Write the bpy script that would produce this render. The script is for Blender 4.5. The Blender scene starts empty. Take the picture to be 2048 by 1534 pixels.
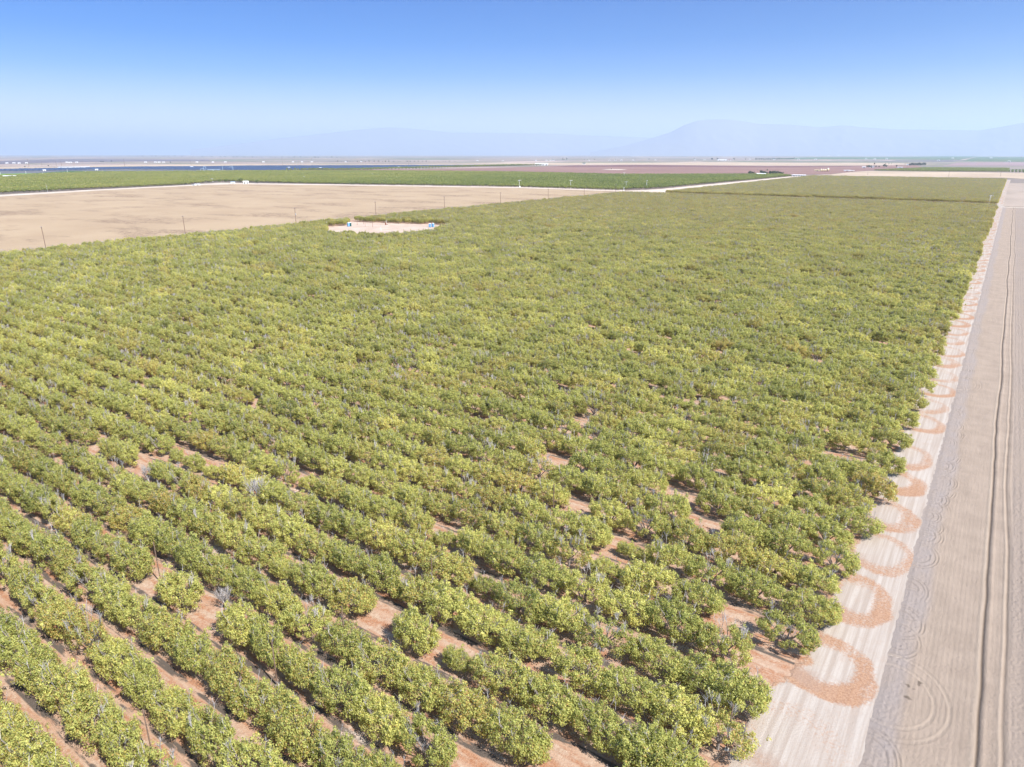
import bpy, math, random
import numpy as np
R = math.radians
rng = np.random.default_rng(7)
random.seed(7)
SC = bpy.context.scene
COL = SC.collection

# ------------------------------------------------------------------ camera
H = 45.0                        # flying height above the ground, metres
FPX = 1364.6                    # focal length in pixels of the 2048 wide photograph
PITCH = math.atan(459.0 / FPX)
AZ = R(35.03)                   # heading, degrees to the left of the dirt road's direction (+Y)
cam = bpy.data.cameras.new('camera')
cam.sensor_width = 36.0
cam.lens = 36.0 * FPX / 2048.0
cam.clip_start = 0.5
cam.clip_end = 120000.0
camo = bpy.data.objects.new('camera', cam)
camo.location = (0, 0, H)
camo.rotation_euler = (R(90) - PITCH, 0, AZ)
COL.objects.link(camo)
SC.camera = camo

# ------------------------------------------------------------------ sky and sun
SUN_EL, SUN_AZ = R(50), R(100)  # azimuth clockwise from +Y
world = bpy.data.worlds.new('World')
SC.world = world
world.use_nodes = True
wn, wl = world.node_tree.nodes, world.node_tree.links
wn.clear()
sky = wn.new('ShaderNodeTexSky')
sky.sky_type = 'NISHITA'
sky.sun_disc = False
sky.sun_elevation = SUN_EL
sky.sun_rotation = SUN_AZ
sky.altitude = 300
sky.air_density = 1.0
sky.dust_density = 0.0
sky.ozone_density = 3.0
bg = wn.new('ShaderNodeBackground')
bg.inputs['Strength'].default_value = 0.15
wo = wn.new('ShaderNodeOutputWorld')
HZC, HZD = (0.66, 0.80, 0.97), 0.000062
TINT = [(0.0, (.54, .50, .56)), (0.05, (.36, .35, .46)), (0.10, (.10, .22, .42)), (0.14, (.012, .165, .39)), (0.185, (.0, .150, .375)), (0.40, (.82, .82, .82))]
tc = wn.new('ShaderNodeTexCoord')
sp3 = wn.new('ShaderNodeSeparateXYZ')
wl.new(tc.outputs['Generated'], sp3.inputs[0])
crp = wn.new('ShaderNodeValToRGB')
while len(crp.color_ramp.elements) < len(TINT): crp.color_ramp.elements.new(0.5)
for e, (p_, c_) in zip(crp.color_ramp.elements, TINT):
    e.position = p_; e.color = (*c_, 1)
wl.new(sp3.outputs['Z'], crp.inputs[0])
hs = wn.new('ShaderNodeMix')
hs.data_type = 'RGBA'; hs.blend_type = 'MULTIPLY'
hs.inputs[0].default_value = 1.0
wl.new(sky.outputs[0], hs.inputs[6])
wl.new(crp.outputs[0], hs.inputs[7])
wl.new(hs.outputs[2], bg.inputs[0])
wl.new(bg.outputs[0], wo.inputs[0])
sun = bpy.data.lights.new('sun', 'SUN')
sun.energy = 4.7
sun.angle = R(0.5)
sun.color = (1.0, 0.945, 0.86)
suno = bpy.data.objects.new('sun', sun)
suno.rotation_euler = (R(90) - SUN_EL, 0, -SUN_AZ + math.pi)
suno.location = (60, -20, 120)
COL.objects.link(suno)
SC.view_settings.view_transform = 'Standard'
SC.view_settings.look = 'None'
SC.view_settings.gamma = 1.0
SC.view_settings.exposure = 1.13
SC.cycles.max_bounces = 6
SC.cycles.diffuse_bounces = 2
SC.cycles.glossy_bounces = 1
SC.cycles.transmission_bounces = 2
SC.cycles.volume_bounces = 2
SC.cycles.caustics_reflective = False
SC.cycles.caustics_refractive = False

# ------------------------------------------------------------------ helpers
def ray(x, y):
    """ground point (z = 0) seen at a photograph pixel, for laying out the map of the fields"""
    hy = 304.0 + 13.5 * ((x - 1024) / 1024.0) ** 2          # the lens bows the horizon
    y = y - (hy - 308.0) * min(max((430 - y) / 100.0, 0), 1)
    u, v = (x - 1024) / FPX, (767 - y) / FPX
    fw, up = math.cos(PITCH) + v * math.sin(PITCH), -math.sin(PITCH) + v * math.cos(PITCH)
    up = min(up, -0.0009)
    t = -H / up
    F, Rr = fw * t, u * t
    return (Rr * math.cos(AZ) - F * math.sin(AZ), Rr * math.sin(AZ) + F * math.cos(AZ))

def project(x, y, z=0.0):
    """numpy: photograph pixel of world points"""
    F = -x * math.sin(AZ) + y * math.cos(AZ)
    Rr = x * math.cos(AZ) + y * math.sin(AZ)
    dz = z - H
    d = F * math.cos(PITCH) - dz * math.sin(PITCH)
    up = F * math.sin(PITCH) + dz * math.cos(PITCH)
    d = np.where(d > 1, d, 1e-3)
    return 1024 + FPX * Rr / d, 767 - FPX * up / d, d

def smooth(a, b, t):
    t = np.clip((t - a) / (b - a), 0, 1)
    return t * t * (3 - 2 * t)

def vnoise(x, y, seed=0):
    """smooth value noise in [0,1]"""
    xi, yi = np.floor(x).astype(np.int64), np.floor(y).astype(np.int64)
    xf, yf = x - xi, y - yi
    xf, yf = xf * xf * (3 - 2 * xf), yf * yf * (3 - 2 * yf)
    def h(a, b):
        n = (a * 374761393 + b * 668265263 + seed * 974634777) & 0x7fffffff
        n = ((n ^ (n >> 13)) * 1274126177) & 0x7fffffff
        return ((n ^ (n >> 16)) & 0xffff) / 65535.0
    return (h(xi, yi) * (1 - xf) + h(xi + 1, yi) * xf) * (1 - yf) + (h(xi, yi + 1) * (1 - xf) + h(xi + 1, yi + 1) * xf) * yf

# ---- materials
class NT:
    def __init__(s, name):
        s.m = bpy.data.materials.new(name)
        s.m.use_nodes = True
        s.n, s.l = s.m.node_tree.nodes, s.m.node_tree.links
        s.b = s.n['Principled BSDF']
        s.b.inputs['Specular IOR Level'].default_value = 0.15
        s.b.inputs['Roughness'].default_value = 0.9
        s.out = s.n['Material Output']
        s.pos = None
    def put(s, inp, v):
        if isinstance(v, bpy.types.NodeSocket): s.l.new(v, inp)
        elif isinstance(v, tuple) and len(v) == 3 and inp.type == 'RGBA': inp.default_value = (*v, 1)
        else: inp.default_value = v
    def P(s):
        if not s.pos: s.pos = s.n.new('ShaderNodeNewGeometry').outputs['Position']
        return s.pos
    def scaled(s, sx, sy, sz=1.0, rot=0.0):
        m = s.n.new('ShaderNodeMapping')
        m.inputs['Scale'].default_value = (sx, sy, sz)
        m.inputs['Rotation'].default_value = (0, 0, rot)
        s.l.new(s.P(), m.inputs['Vector'])
        return m.outputs[0]
    def noise(s, scale, detail=3, rough=0.55, vec=None, dist=0.0):
        n = s.n.new('ShaderNodeTexNoise')
        n.inputs['Scale'].default_value = scale
        n.inputs['Detail'].default_value = detail
        n.inputs['Roughness'].default_value = rough
        n.inputs['Distortion'].default_value = dist
        s.l.new(vec or s.P(), n.inputs['Vector'])
        return n.outputs['Fac']
    def ramp(s, fac, a, b, lo=0.0, hi=1.0):
        r = s.n.new('ShaderNodeMapRange')
        r.interpolation_type = 'SMOOTHSTEP'
        s.put(r.inputs['Value'], fac)
        r.inputs['From Min'].default_value, r.inputs['From Max'].default_value = a, b
        r.inputs['To Min'].default_value, r.inputs['To Max'].default_value = lo, hi
        return r.outputs[0]
    def mix(s, f, a, b, mode='MIX'):
        m = s.n.new('ShaderNodeMix'); m.data_type = 'RGBA'; m.blend_type = mode
        s.put(m.inputs[0], f); s.put(m.inputs[6], a); s.put(m.inputs[7], b)
        return m.outputs[2]
    def math(s, op, a, b=0.0, c=0.0):
        m = s.n.new('ShaderNodeMath'); m.operation = op
        s.put(m.inputs[0], a); s.put(m.inputs[1], b); s.put(m.inputs[2], c)
        return m.outputs[0]
    def attr(s, name, kind='GEOMETRY'):
        a = s.n.new('ShaderNodeAttribute'); a.attribute_name = name; a.attribute_type = kind
        return a.outputs['Fac']
    def bump(s, h, dist, strength=1.0):
        b = s.n.new('ShaderNodeBump')
        b.inputs['Distance'].default_value = dist; b.inputs['Strength'].default_value = strength
        s.put(b.inputs['Height'], h); s.l.new(b.outputs[0], s.b.inputs['Normal'])
    def color(s, v): s.put(s.b.inputs['Base Color'], v); return s.m

def plain(name, c, rough=0.8, metal=0.0, var=0.25, scale=3.0):
    t = NT(name)
    n = t.noise(scale, 4)
    k = t.ramp(n, 0.3, 0.7, 1 - var, 1 + var * 0.4)
    cc = t.n.new('ShaderNodeVectorMath'); cc.operation = 'SCALE'
    cc.inputs[0].default_value = c; t.l.new(k, cc.inputs[3])
    t.l.new(cc.outputs[0], t.b.inputs['Base Color'])
    t.b.inputs['Roughness'].default_value = rough
    t.b.inputs['Metallic'].default_value = metal
    return t.m

# ---- meshes
def mesh_np(name, V, F, mat=None, attrs=None, mats=None, fmat=None, smooth_=False):
    """V (n,3); F (m,k) array of k-gons"""
    me = bpy.data.meshes.new(name)
    V = np.asarray(V, np.float32); F = np.asarray(F, np.int32)
    k = F.shape[1]
    me.vertices.add(len(V)); me.vertices.foreach_set('co', V.ravel())
    me.loops.add(F.size); me.loops.foreach_set('vertex_index', F.ravel())
    me.polygons.add(len(F))
    me.polygons.foreach_set('loop_start', np.arange(0, F.size, k, dtype=np.int32))
    for m in (mats or ([mat] if mat else [])): me.materials.append(m)
    if fmat is not None: me.polygons.foreach_set('material_index', np.asarray(fmat, np.int32))
    if smooth_: me.polygons.foreach_set('use_smooth', np.ones(len(F), bool))
    for an, (dom, arr) in (attrs or {}).items():
        a = me.attributes.new(an, 'FLOAT', dom)
        a.data.foreach_set('value', np.asarray(arr, np.float32))
    me.update(calc_edges=True)
    return me

def link(name, data, parent=None, loc=None):
    o = bpy.data.objects.new(name, data)
    COL.objects.link(o)
    if parent: o.parent = parent
    if loc is not None: o.location = loc
    return o

def tag(o, label=None, cat=None, group=None, kind=None):
    if label: o['label'] = label
    if cat: o['category'] = cat
    if group: o['group'] = group
    if kind: o['kind'] = kind
    return o

class MB:
    """collects boxes, tubes and prisms, then builds one mesh"""
    def __init__(s): s.v, s.f = [], []
    def add(s, vs, fs):
        b = len(s.v); s.v += [tuple(v) for v in vs]; s.f += [tuple(i + b for i in f) for f in fs]
    def box(s, cx, cy, cz, lx, ly, lz, rz=0.0):
        c, sn = math.cos(rz), math.sin(rz); vs = []
        for z in (-.5, .5):
            for x, y in ((-.5, -.5), (.5, -.5), (.5, .5), (-.5, .5)):
                X, Y = x * lx, y * ly
                vs.append((cx + c * X - sn * Y, cy + sn * X + c * Y, cz + z * lz))
        s.add(vs, [(3, 2, 1, 0), (4, 5, 6, 7), (0, 1, 5, 4), (1, 2, 6, 5), (2, 3, 7, 6), (3, 0, 4, 7)])
    def tube(s, p, q, r0, r1=None, n=8, cap=True):
        r1 = r0 if r1 is None else r1
        p, q = np.array(p, float), np.array(q, float)
        d = q - p; d /= max(np.linalg.norm(d), 1e-9)
        a = np.cross(d, (0, 0, 1) if abs(d[2]) < .9 else (1, 0, 0)); a /= np.linalg.norm(a)
        b = np.cross(d, a); vs = []
        for c, r in ((p, r0), (q, r1)):
            for i in range(n):
                t = 2 * math.pi * i / n
                vs.append(c + r * (math.cos(t) * a + math.sin(t) * b))
        fs = [(i, (i + 1) % n, n + (i + 1) % n, n + i) for i in range(n)]
        if cap: fs += [tuple(range(n))[::-1], tuple(range(n, 2 * n))]
        s.add(vs, fs)
    def lathe(s, cx, cy, prof, n=16):
        vs = []
        for r, z in prof:
            for i in range(n):
                t = 2 * math.pi * i / n
                vs.append((cx + r * math.cos(t), cy + r * math.sin(t), z))
        fs = []
        for j in range(len(prof) - 1):
            for i in range(n):
                fs.append((j * n + i, j * n + (i + 1) % n, (j + 1) * n + (i + 1) % n, (j + 1) * n + i))
        fs += [tuple(range(n))[::-1], tuple(range((len(prof) - 1) * n, len(prof) * n))]
        s.add(vs, fs)
    def gable(s, lx, ly, z0, h, over=0.4, t=0.15):
        """pitched roof slab, ridge along x"""
        X, Y = lx / 2 + over, ly / 2 + over
        dz = h * over / (ly / 2)
        prof = [(-Y, z0 - dz), (0, z0 + h), (Y, z0 - dz), (Y, z0 - dz + t), (0, z0 + h + t), (-Y, z0 - dz + t)]
        vs = [(-X, y, z) for y, z in prof] + [(X, y, z) for y, z in prof]
        fs = [(i, (i + 1) % 6, 6 + (i + 1) % 6, 6 + i) for i in range(6)]
        fs += [(0, 5, 4, 1), (1, 4, 3, 2), (6, 7, 10, 11), (7, 8, 9, 10)]
        s.add(vs, fs)
    def mesh(s, name, mat, smooth_=False):
        me = bpy.data.meshes.new(name)
        me.from_pydata(s.v, [], s.f)
        me.materials.append(mat)
        if smooth_:
            for p in me.polygons: p.use_smooth = True
        me.update(); return me
    def build(s, name, mat, parent=None, smooth_=False):
        return link(name, s.mesh(name, mat, smooth_), parent)

def thing(name, label, cat, loc, rz=0.0, group=None):
    o = link(name, None, None, loc); o.rotation_euler = (0, 0, rz)
    o.empty_display_size = 1.0
    return tag(o, label, cat, group)

def dup(src, loc, rz, label, group=None, scale=None, deep=True):
    r = src.copy(); COL.objects.link(r); r.location = loc; r.rotation_euler = (0, 0, rz)
    r['label'] = label
    if group: r['group'] = group
    if scale is not None: r.scale = scale
    for ch in list(src.children) if deep else []:
        c = ch.copy(); COL.objects.link(c); c.parent = r
        for g in list(ch.children):
            d = g.copy(); COL.objects.link(d); d.parent = c
    return r

# ------------------------------------------------------------------ ground materials
def mat_plain_ground():
    t = NT('distant_plain')
    a = t.ramp(t.noise(0.0011, 5), 0.35, 0.62)
    c = t.mix(a, (0.30, 0.225, 0.19), (0.17, 0.145, 0.125))
    b = t.ramp(t.noise(1.0, 3, vec=t.scaled(0.0007, 0.0035)), 0.52, 0.6)
    c = t.mix(b, c, (0.13, 0.14, 0.085))
    d = t.ramp(t.noise(1.0, 2, vec=t.scaled(0.004, 0.0009)), 0.6, 0.66)
    c = t.mix(d, c, (0.40, 0.31, 0.26))
    return t.color(c)

def mat_fallow():
    t = NT('fallow_soil')
    base = t.mix(t.ramp(t.noise(0.02, 5), 0.3, 0.7), (0.296, 0.214, 0.140), (0.352, 0.264, 0.175))
    base = t.mix(t.ramp(t.noise(1.0, 4, 0.65, t.scaled(0.09, 0.05)), 0.3, 0.75, 0, 0.5), base, (0.331, 0.254, 0.166))
    # low reddish stubble smudges with ragged edges
    m = t.ramp(t.noise(1.0, 5, 0.62, t.scaled(0.013, 0.028)), 0.50, 0.62)
    m2 = t.ramp(t.noise(1.0, 5, 0.75, t.scaled(.55, .22)), 0.42, 0.56)
    base = t.mix(t.math('MULTIPLY', m, m2), base, (0.190, 0.130, 0.089))
    w = t.n.new('ShaderNodeTexWave'); w.wave_type = 'BANDS'; w.bands_direction = 'X'
    w.inputs['Scale'].default_value = 1.0; w.inputs['Distortion'].default_value = 1.2
    w.inputs['Detail'].default_value = 2; w.inputs['Detail Scale'].default_value = 0.4
    t.l.new(t.scaled(0.06, 0.004, 1, R(90)), w.inputs['Vector'])
    base = t.mix(t.math('MULTIPLY', w.outputs['Fac'], 0.20), base, (0.331, 0.246, 0.161))
    t.bump(t.noise(1.2, 4, 0.7), 0.25)
    return t.color(base)

def mat_orchard_floor():
    t = NT('orchard_floor')
    a = t.attr('alley')                 # 0 at a tree row, 1 at the next one to the north
    n1 = t.noise(2.2, 5, 0.7)
    n2 = t.noise(1.0, 4, 0.65, t.scaled(0.25, 1.1))
    litter = t.mix(t.ramp(t.noise(5.5, 4, 0.75), 0.3, 0.7), (0.237, 0.101, 0.052), (0.364, 0.190, 0.111))
    soil = t.mix(t.ramp(n1, 0.3, 0.7), (0.316, 0.232, 0.174), (0.411, 0.310, 0.237))
    c = t.mix(t.ramp(t.math('ADD', n2, t.math('MULTIPLY', n1, 0.5)), 0.55, 0.95), litter, soil)
    # wheel tracks either side of the alley's middle: paler and barer
    tr = t.math('ABSOLUTE', t.math('SUBTRACT', t.math('ABSOLUTE', t.math('SUBTRACT', a, 0.5)), 0.15))
    c = t.mix(t.ramp(t.math('ADD', tr, t.math('MULTIPLY', n1, 0.05)), 0.05, 0.11, 0.55, 0.0), c, (0.380, 0.263, 0.193))
    # irrigated grey band on the south side of each row
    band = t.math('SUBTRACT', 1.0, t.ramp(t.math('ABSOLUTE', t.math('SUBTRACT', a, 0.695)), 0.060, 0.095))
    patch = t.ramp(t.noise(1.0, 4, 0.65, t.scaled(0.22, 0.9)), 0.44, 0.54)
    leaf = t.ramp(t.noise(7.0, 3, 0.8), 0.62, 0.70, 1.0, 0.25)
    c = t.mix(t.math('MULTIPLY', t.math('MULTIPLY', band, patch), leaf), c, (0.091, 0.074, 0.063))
    # pale salt crust patches
    salt = t.math('MULTIPLY', t.ramp(t.noise(0.12, 3), 0.62, 0.72), t.ramp(n1, 0.4, 0.6))
    c = t.mix(salt, c, (0.490, 0.410, 0.347))
    t.bump(t.noise(6.0, 4, 0.7), 0.08)
    return t.color(c)

def mat_strip():
    t = NT('pale_dirt')
    base = t.mix(t.ramp(t.noise(1.0, 5, 0.6, t.scaled(2.2, 0.06)), 0.35, 0.68), (0.300, 0.250, 0.212), (0.382, 0.338, 0.301))
    base = t.mix(t.ramp(t.noise(0.5, 4, 0.7), 0.5, 0.75, 0, 0.6), base, (0.318, 0.254, 0.210))
    k = t.attr('litter')
    n = t.noise(3.4, 5, 0.78)
    f = t.ramp(t.math('ADD', k, t.math('MULTIPLY', t.math('SUBTRACT', n, 0.5), 1.9)), 0.20, 0.80)
    col = t.mix(t.ramp(t.noise(6.0, 3, 0.8), 0.35, 0.65), (0.235, 0.112, 0.058), (0.360, 0.208, 0.120))
    base = t.mix(t.math('MULTIPLY', f, 0.82), base, col)
    g = t.attr('scuff')
    f2 = t.ramp(t.math('ADD', g, t.math('MULTIPLY', t.math('SUBTRACT', n, 0.5), 0.9)), 0.35, 0.9)
    base = t.mix(t.math('MULTIPLY', f2, 0.55), base, (0.272, 0.194, 0.153))
    t.bump(t.noise(5.0, 5, 0.75), 0.06)
    return t.color(base)

def mat_tilled():
    t = NT('tilled_soil')
    base = t.mix(t.ramp(t.noise(0.25, 5, 0.65), 0.3, 0.7), (0.244, 0.191, 0.150), (0.294, 0.233, 0.184))
    base = t.mix(t.ramp(t.noise(1.0, 4, 0.6, t.scaled(1.1, 0.05)), 0.35, 0.7, 0, 0.35), base, (0.320, 0.252, 0.199))
    base = t.mix(t.attr('moist'), base, (0.256, 0.218, 0.199))
    base = t.mix(t.attr('rough'), base, (0.240, 0.194, 0.162))
    base = t.mix(t.attr('dark'), base, (0.076, 0.057, 0.043))
    base = t.mix(t.attr('pale'), base, (0.358, 0.290, 0.227))
    st = t.ramp(t.noise(7.0, 2, 0.9), 0.68, 0.74)
    base = t.mix(t.math('MULTIPLY', st, 0.5), base, (0.503, 0.427, 0.332))
    base = t.mix(t.ramp(t.noise(4.5, 3, 0.9), 0.70, 0.76, 0, .6), base, (0.091, 0.065, 0.050))
    t.bump(t.noise(6.0, 5, 0.8), 0.10)
    return t.color(base)

def mat_flat(name, c1, c2, sx=0.01, sy=0.01, dots=None):
    t = NT(name)
    c = t.mix(t.ramp(t.noise(1.0, 5, 0.6, t.scaled(sx, sy)), 0.35, 0.65), c1, c2)
    if dots: c = t.mix(t.ramp(t.noise(dots[0], 3, 0.7), dots[1], dots[1] + 0.05), c, dots[2])
    return t.color(c)

M = dict(
    wood=plain('weathered_wood', (0.20, 0.135, 0.10), 0.9, 0, 0.4, 8),
    metal=plain('galvanised_metal', (0.55, 0.57, 0.58), 0.45, 0.6, 0.2, 4),
    white=plain('white_paint', (0.66, 0.66, 0.65), 0.5, 0, 0.12, 1),
    whiteroof=plain('white_roofing', (0.64, 0.65, 0.66), 0.4, 0, 0.12, 1),
    cream=plain('cream_paint', (0.66, 0.55, 0.34), 0.6, 0, 0.15, 1),
    blue=plain('blue_plastic', (0.16, 0.36, 0.66), 0.4, 0, 0.1, 3),
    teal=plain('dark_green_plastic', (0.02, 0.09, 0.09), 0.5, 0, 0.1, 3),
    rust=plain('rusty_iron', (0.25, 0.08, 0.04), 0.8, 0.2, 0.4, 6),
    orange=plain('orange_paint', (0.70, 0.22, 0.05), 0.5, 0, 0.1, 3),
    dark=plain('dark_opening', (0.03, 0.03, 0.035), 0.5, 0, 0.1, 1),
    ceramic=plain('glazed_insulator', (0.62, 0.62, 0.64), 0.25, 0, 0.1, 3),
    palebeam=plain('pale_blue_steel', (0.45, 0.58, 0.66), 0.5, 0.2, 0.1, 1),
    bark=plain('orchard_bark', (0.26, 0.225, 0.20), 0.95, 0, 0.4, 6),
    twig=plain('bare_grey_twig', (0.42, 0.39, 0.375), 0.9, 0, 0.3, 6),
    hose=plain('black_hose', (0.03, 0.03, 0.03), 0.6, 0, 0.1, 3),
    concrete=plain('pale_concrete', (0.55, 0.52, 0.47), 0.9, 0, 0.15, 0.5),
)

def mat_leaf(name, cols, trans=0.25):
    """cols: deep, mid, bright, turning"""
    t = NT(name)
    lf = t.attr('leaf')
    tint = t.attr('tint', 'INSTANCER')
    turn = t.attr('turn', 'INSTANCER')
    f = t.math('ADD', t.math('MULTIPLY', lf, 0.62), t.math('MULTIPLY', tint, 0.60))
    c = t.mix(t.ramp(f, 0.08, 0.58), cols[0], cols[1])
    c = t.mix(t.ramp(f, 0.55, 1.05), c, cols[2])
    tm = t.ramp(t.math('ADD', t.attr('leaf2'), t.math('MULTIPLY', turn, 0.85)), 0.93, 1.10)
    c = t.mix(tm, c, cols[3])
    dead = t.ramp(t.attr('leaf2'), 0.06, 0.03)
    c = t.mix(dead, c, (0.40, 0.36, 0.31))
    t.color(c)
    t.b.inputs['Roughness'].default_value = 0.6
    t.b.inputs['Specular IOR Level'].default_value = 0.25
    tr = t.n.new('ShaderNodeBsdfTranslucent'); t.put(tr.inputs[0], c)
    mx = t.n.new('ShaderNodeMixShader'); mx.inputs[0].default_value = trans
    t.l.new(t.b.outputs[0], mx.inputs[1]); t.l.new(tr.outputs[0], mx.inputs[2])
    t.l.new(mx.outputs[0], t.out.inputs[0])
    return t.m
M['leaf'] = mat_leaf('pistachio_leaf', ((0.205, 0.240, 0.068), (0.465, 0.480, 0.140), (0.78, 0.74, 0.230), (0.56, 0.40, 0.13)), 0.50)
M['leafgreen'] = mat_leaf('green_orchard_leaf', ((0.08, 0.125, 0.03), (0.23, 0.27, 0.06), (0.42, 0.40, 0.10), (0.36, 0.28, 0.09)), 0.34)
M['leafdark'] = mat_leaf('dark_tree_leaf', ((0.018, 0.035, 0.012), (0.04, 0.065, 0.02), (0.085, 0.11, 0.03), (0.09, 0.09, 0.04)), 0.15)

# ------------------------------------------------------------------ the land: one sheet to the horizon, fields laid over it
GS = 60000.0
link('ground', mesh_np('ground', [(-GS, -8000, -0.6), (GS, -8000, -0.6), (GS, GS, -0.6), (-GS, GS, -0.6)], [(0, 1, 2, 3)], mat_plain_ground()))['kind'] = 'structure'

def field(name, px, z, mat, world_pts=False):
    pts = px if world_pts else [ray(*p) for p in px]
    me = bpy.data.meshes.new(name)
    n = len(pts)
    me.from_pydata([(x, y, z) for x, y in pts], [], [tuple(range(n))])
    me.materials.append(mat); me.update()
    if me.polygons[0].normal.z < 0: me.flip_normals()
    o = link(name, me); o['kind'] = 'structure'; return o

XL, XR = -8.45 * H, -0.163 * H     # outermost trees of the main orchard
YG0, YG1 = 17.05 * H, 17.90 * H    # cross track between the orchard's two blocks
YB1 = 34.9 * H
far_fields = [
    ('solar_field_ground', [(-150, 360), (-150, 348), (0, 346), (128, 342), (256, 337), (400, 334), (512, 331), (700, 328.5), (900, 326.5), (1030, 325.5), (1010, 327.5), (800, 333), (640, 338), (512, 341), (300, 345), (100, 353)], 'solar'),
    ('tan_field', [(-150, 347), (-150, 343.5), (0, 342.5), (128, 339), (256, 332.5), (512, 327.3), (700, 325.8), (900, 323.5), (1024, 322), (1180, 321.5), (1300, 322), (1450, 322.5), (1600, 326), (1700, 327), (1880, 333), (1740, 333), (1536, 330.5), (1400, 328), (1280, 326), (1100, 326), (1024, 326.4), (900, 326.2), (700, 328.2), (512, 330.7), (256, 336.7), (0, 345.6)], 'tan'),
    ('dark_fallow_field', [(-150, 339), (0, 337), (128, 331), (256, 326.5), (420, 322.5), (420, 320), (256, 322), (128, 324.5), (0, 331), (-150, 332)], 'slate'),
    ('brown_vineyard_field', [(700, 341), (560, 338.5), (860, 334.2), (1024, 330.5), (1150, 326.6), (1280, 326.4), (1400, 328.3), (1536, 331), (1740, 333.5), (1830, 334), (1850, 340), (1760, 342), (1700, 345), (1660, 349), (1500, 349.5), (1240, 349), (1024, 343)], 'vine'),
    ('dark_vineyard_field', [(1100, 329.8), (1150, 327), (1280, 326.8), (1536, 331.4), (1720, 334), (1700, 335), (1536, 333.6), (1300, 330.8)], 'vinedark'),
    ('green_pasture', [(-150, 361.5), (-150, 357.6), (0, 354.4), (80, 351.6), (150, 350.2), (88, 355.8), (0, 360)], 'grass'),
    ('dark_green_field', [(60, 352.5), (140, 346.5), (256, 344.6), (400, 342.6), (340, 346), (180, 350.5), (90, 353.5)], 'darkgreen'),
    ('far_green_field', [(1500, 317.5), (1620, 315), (1800, 317.5), (1960, 318.6), (1920, 326), (1750, 321.5), (1600, 319)], 'bluegreen'),
    ('far_green_field', [(1925, 328.5), (1955, 320.3), (2100, 325), (2300, 331), (2300, 337), (2100, 334)], 'bluegreen'),
    ('far_dark_field', [(1700, 323.7), (1930, 327), (1900, 329.3), (1750, 325.4)], 'slate'),
    ('grey_violet_field', [(1885, 336.5), (1920, 331), (2100, 334.5), (2300, 340), (2300, 346), (2100, 340.6)], 'slate2'),
    ('tan_verge_field', [(1545, 358), (1640, 351.5), (1700, 346), (1736, 344), (1850, 347), (2020, 352), (2300, 360), (2300, 372), (2080, 366), (2008, 361), (1740, 357), (1640, 354)], 'tan'),
    ('hedge_orchard_ground', [(1745, 343.2), (1850, 340.3), (2019, 344.5), (2016, 350.2), (1850, 346.4)], 'olive'),
]
FM = dict(
    solar=mat_flat('dark_service_ground', (0.10, 0.10, 0.115), (0.13, 0.125, 0.13)),
    tan=mat_flat('tan_stubble', (0.340, 0.262, 0.189), (0.408, 0.320, 0.235), 0.01, 0.006, (0.06, 0.66, (0.170, 0.122, 0.094))),
    slate=mat_flat('slate_fallow', (0.10, 0.085, 0.10), (0.15, 0.12, 0.13), 0.0015, 0.004),
    slate2=mat_flat('violet_fallow', (0.22, 0.15, 0.155), (0.27, 0.19, 0.19), 0.002, 0.004),
    vine=mat_flat('bare_vineyard', (0.183, 0.104, 0.086), (0.234, 0.140, 0.116), 0.004, 0.012),
    vinedark=mat_flat('bare_vineyard_dark', (0.125, 0.062, 0.060), (0.16, 0.085, 0.08), 0.004, 0.012),
    grass=mat_flat('irrigated_pasture', (0.10, 0.20, 0.03), (0.14, 0.25, 0.05)),
    darkgreen=mat_flat('dark_green_crop', (0.04, 0.085, 0.03), (0.06, 0.11, 0.04)),
    bluegreen=mat_flat('far_green_crop', (0.054, 0.098, 0.040), (0.099, 0.128, 0.052), 0.002, 0.001),
    olive=mat_flat('olive_litter', (0.15, 0.13, 0.06), (0.19, 0.16, 0.08)),
)
for k, (nm, px, mt) in enumerate(far_fields):
    field(nm, px, -0.5 + 0.02 * k, FM[mt])

# fallow field west of the orchard, bounded by the cross track and the next orchard
field('fallow_field', [(XL - 2.5, -400), (XL - 2.5, 18.3 * H)] + [ray(*p) for p in [(1250, 380.5), (1040, 373), (800, 369.5), (600, 367.8), (440, 367), (390, 371), (200, 382), (0, 395), (-200, 408)]] + [(-1250, -400)], -0.05, mat_fallow(), True)
# orchards' soil further off
def grid_rows(ys, x0, x1, z, mat, name):
    """floor strips: attribute alley runs 0 to 1 between one tree row and the next"""
    V, F, A = [], [], []
    for a, b in zip(ys[:-1], ys[1:]):
        i = len(V)
        V += [(x0, a, z), (x1, a, z), (x1, b, z), (x0, b, z)]; A += [0, 0, 1, 1]; F.append((i, i + 1, i + 2, i + 3))
    me = mesh_np(name, V, F, mat, {'alley': ('POINT', A)})
    o = link(name, me); o['kind'] = 'structure'; return o

# row lines of the orchard, in units of the flying height
rows = [-0.14, -0.04, 0.06, 0.16, 0.26, 0.36, 0.46, 0.56, 0.661, 0.764, 0.870, 0.978, 1.09, 1.205, 1.32]
while rows[-1] + 0.118 < 17.0: rows.append(rows[-1] + 0.118)
rows = [r * H for r in rows]
rows2 = [YG1 + 3.0]
while rows2[-1] + 0.118 * H < YB1: rows2.append(rows2[-1] + 0.118 * H)
FLOOR = mat_orchard_floor()
grid_rows(rows + [YG0], XL - 3, XR + 3.0, 0.0, FLOOR, 'orchard_floor')
grid_rows([YG0] + rows2 + [YB1], -7.72 * H, XR + 1.6, 0.0, FLOOR, 'orchard_floor')

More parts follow.
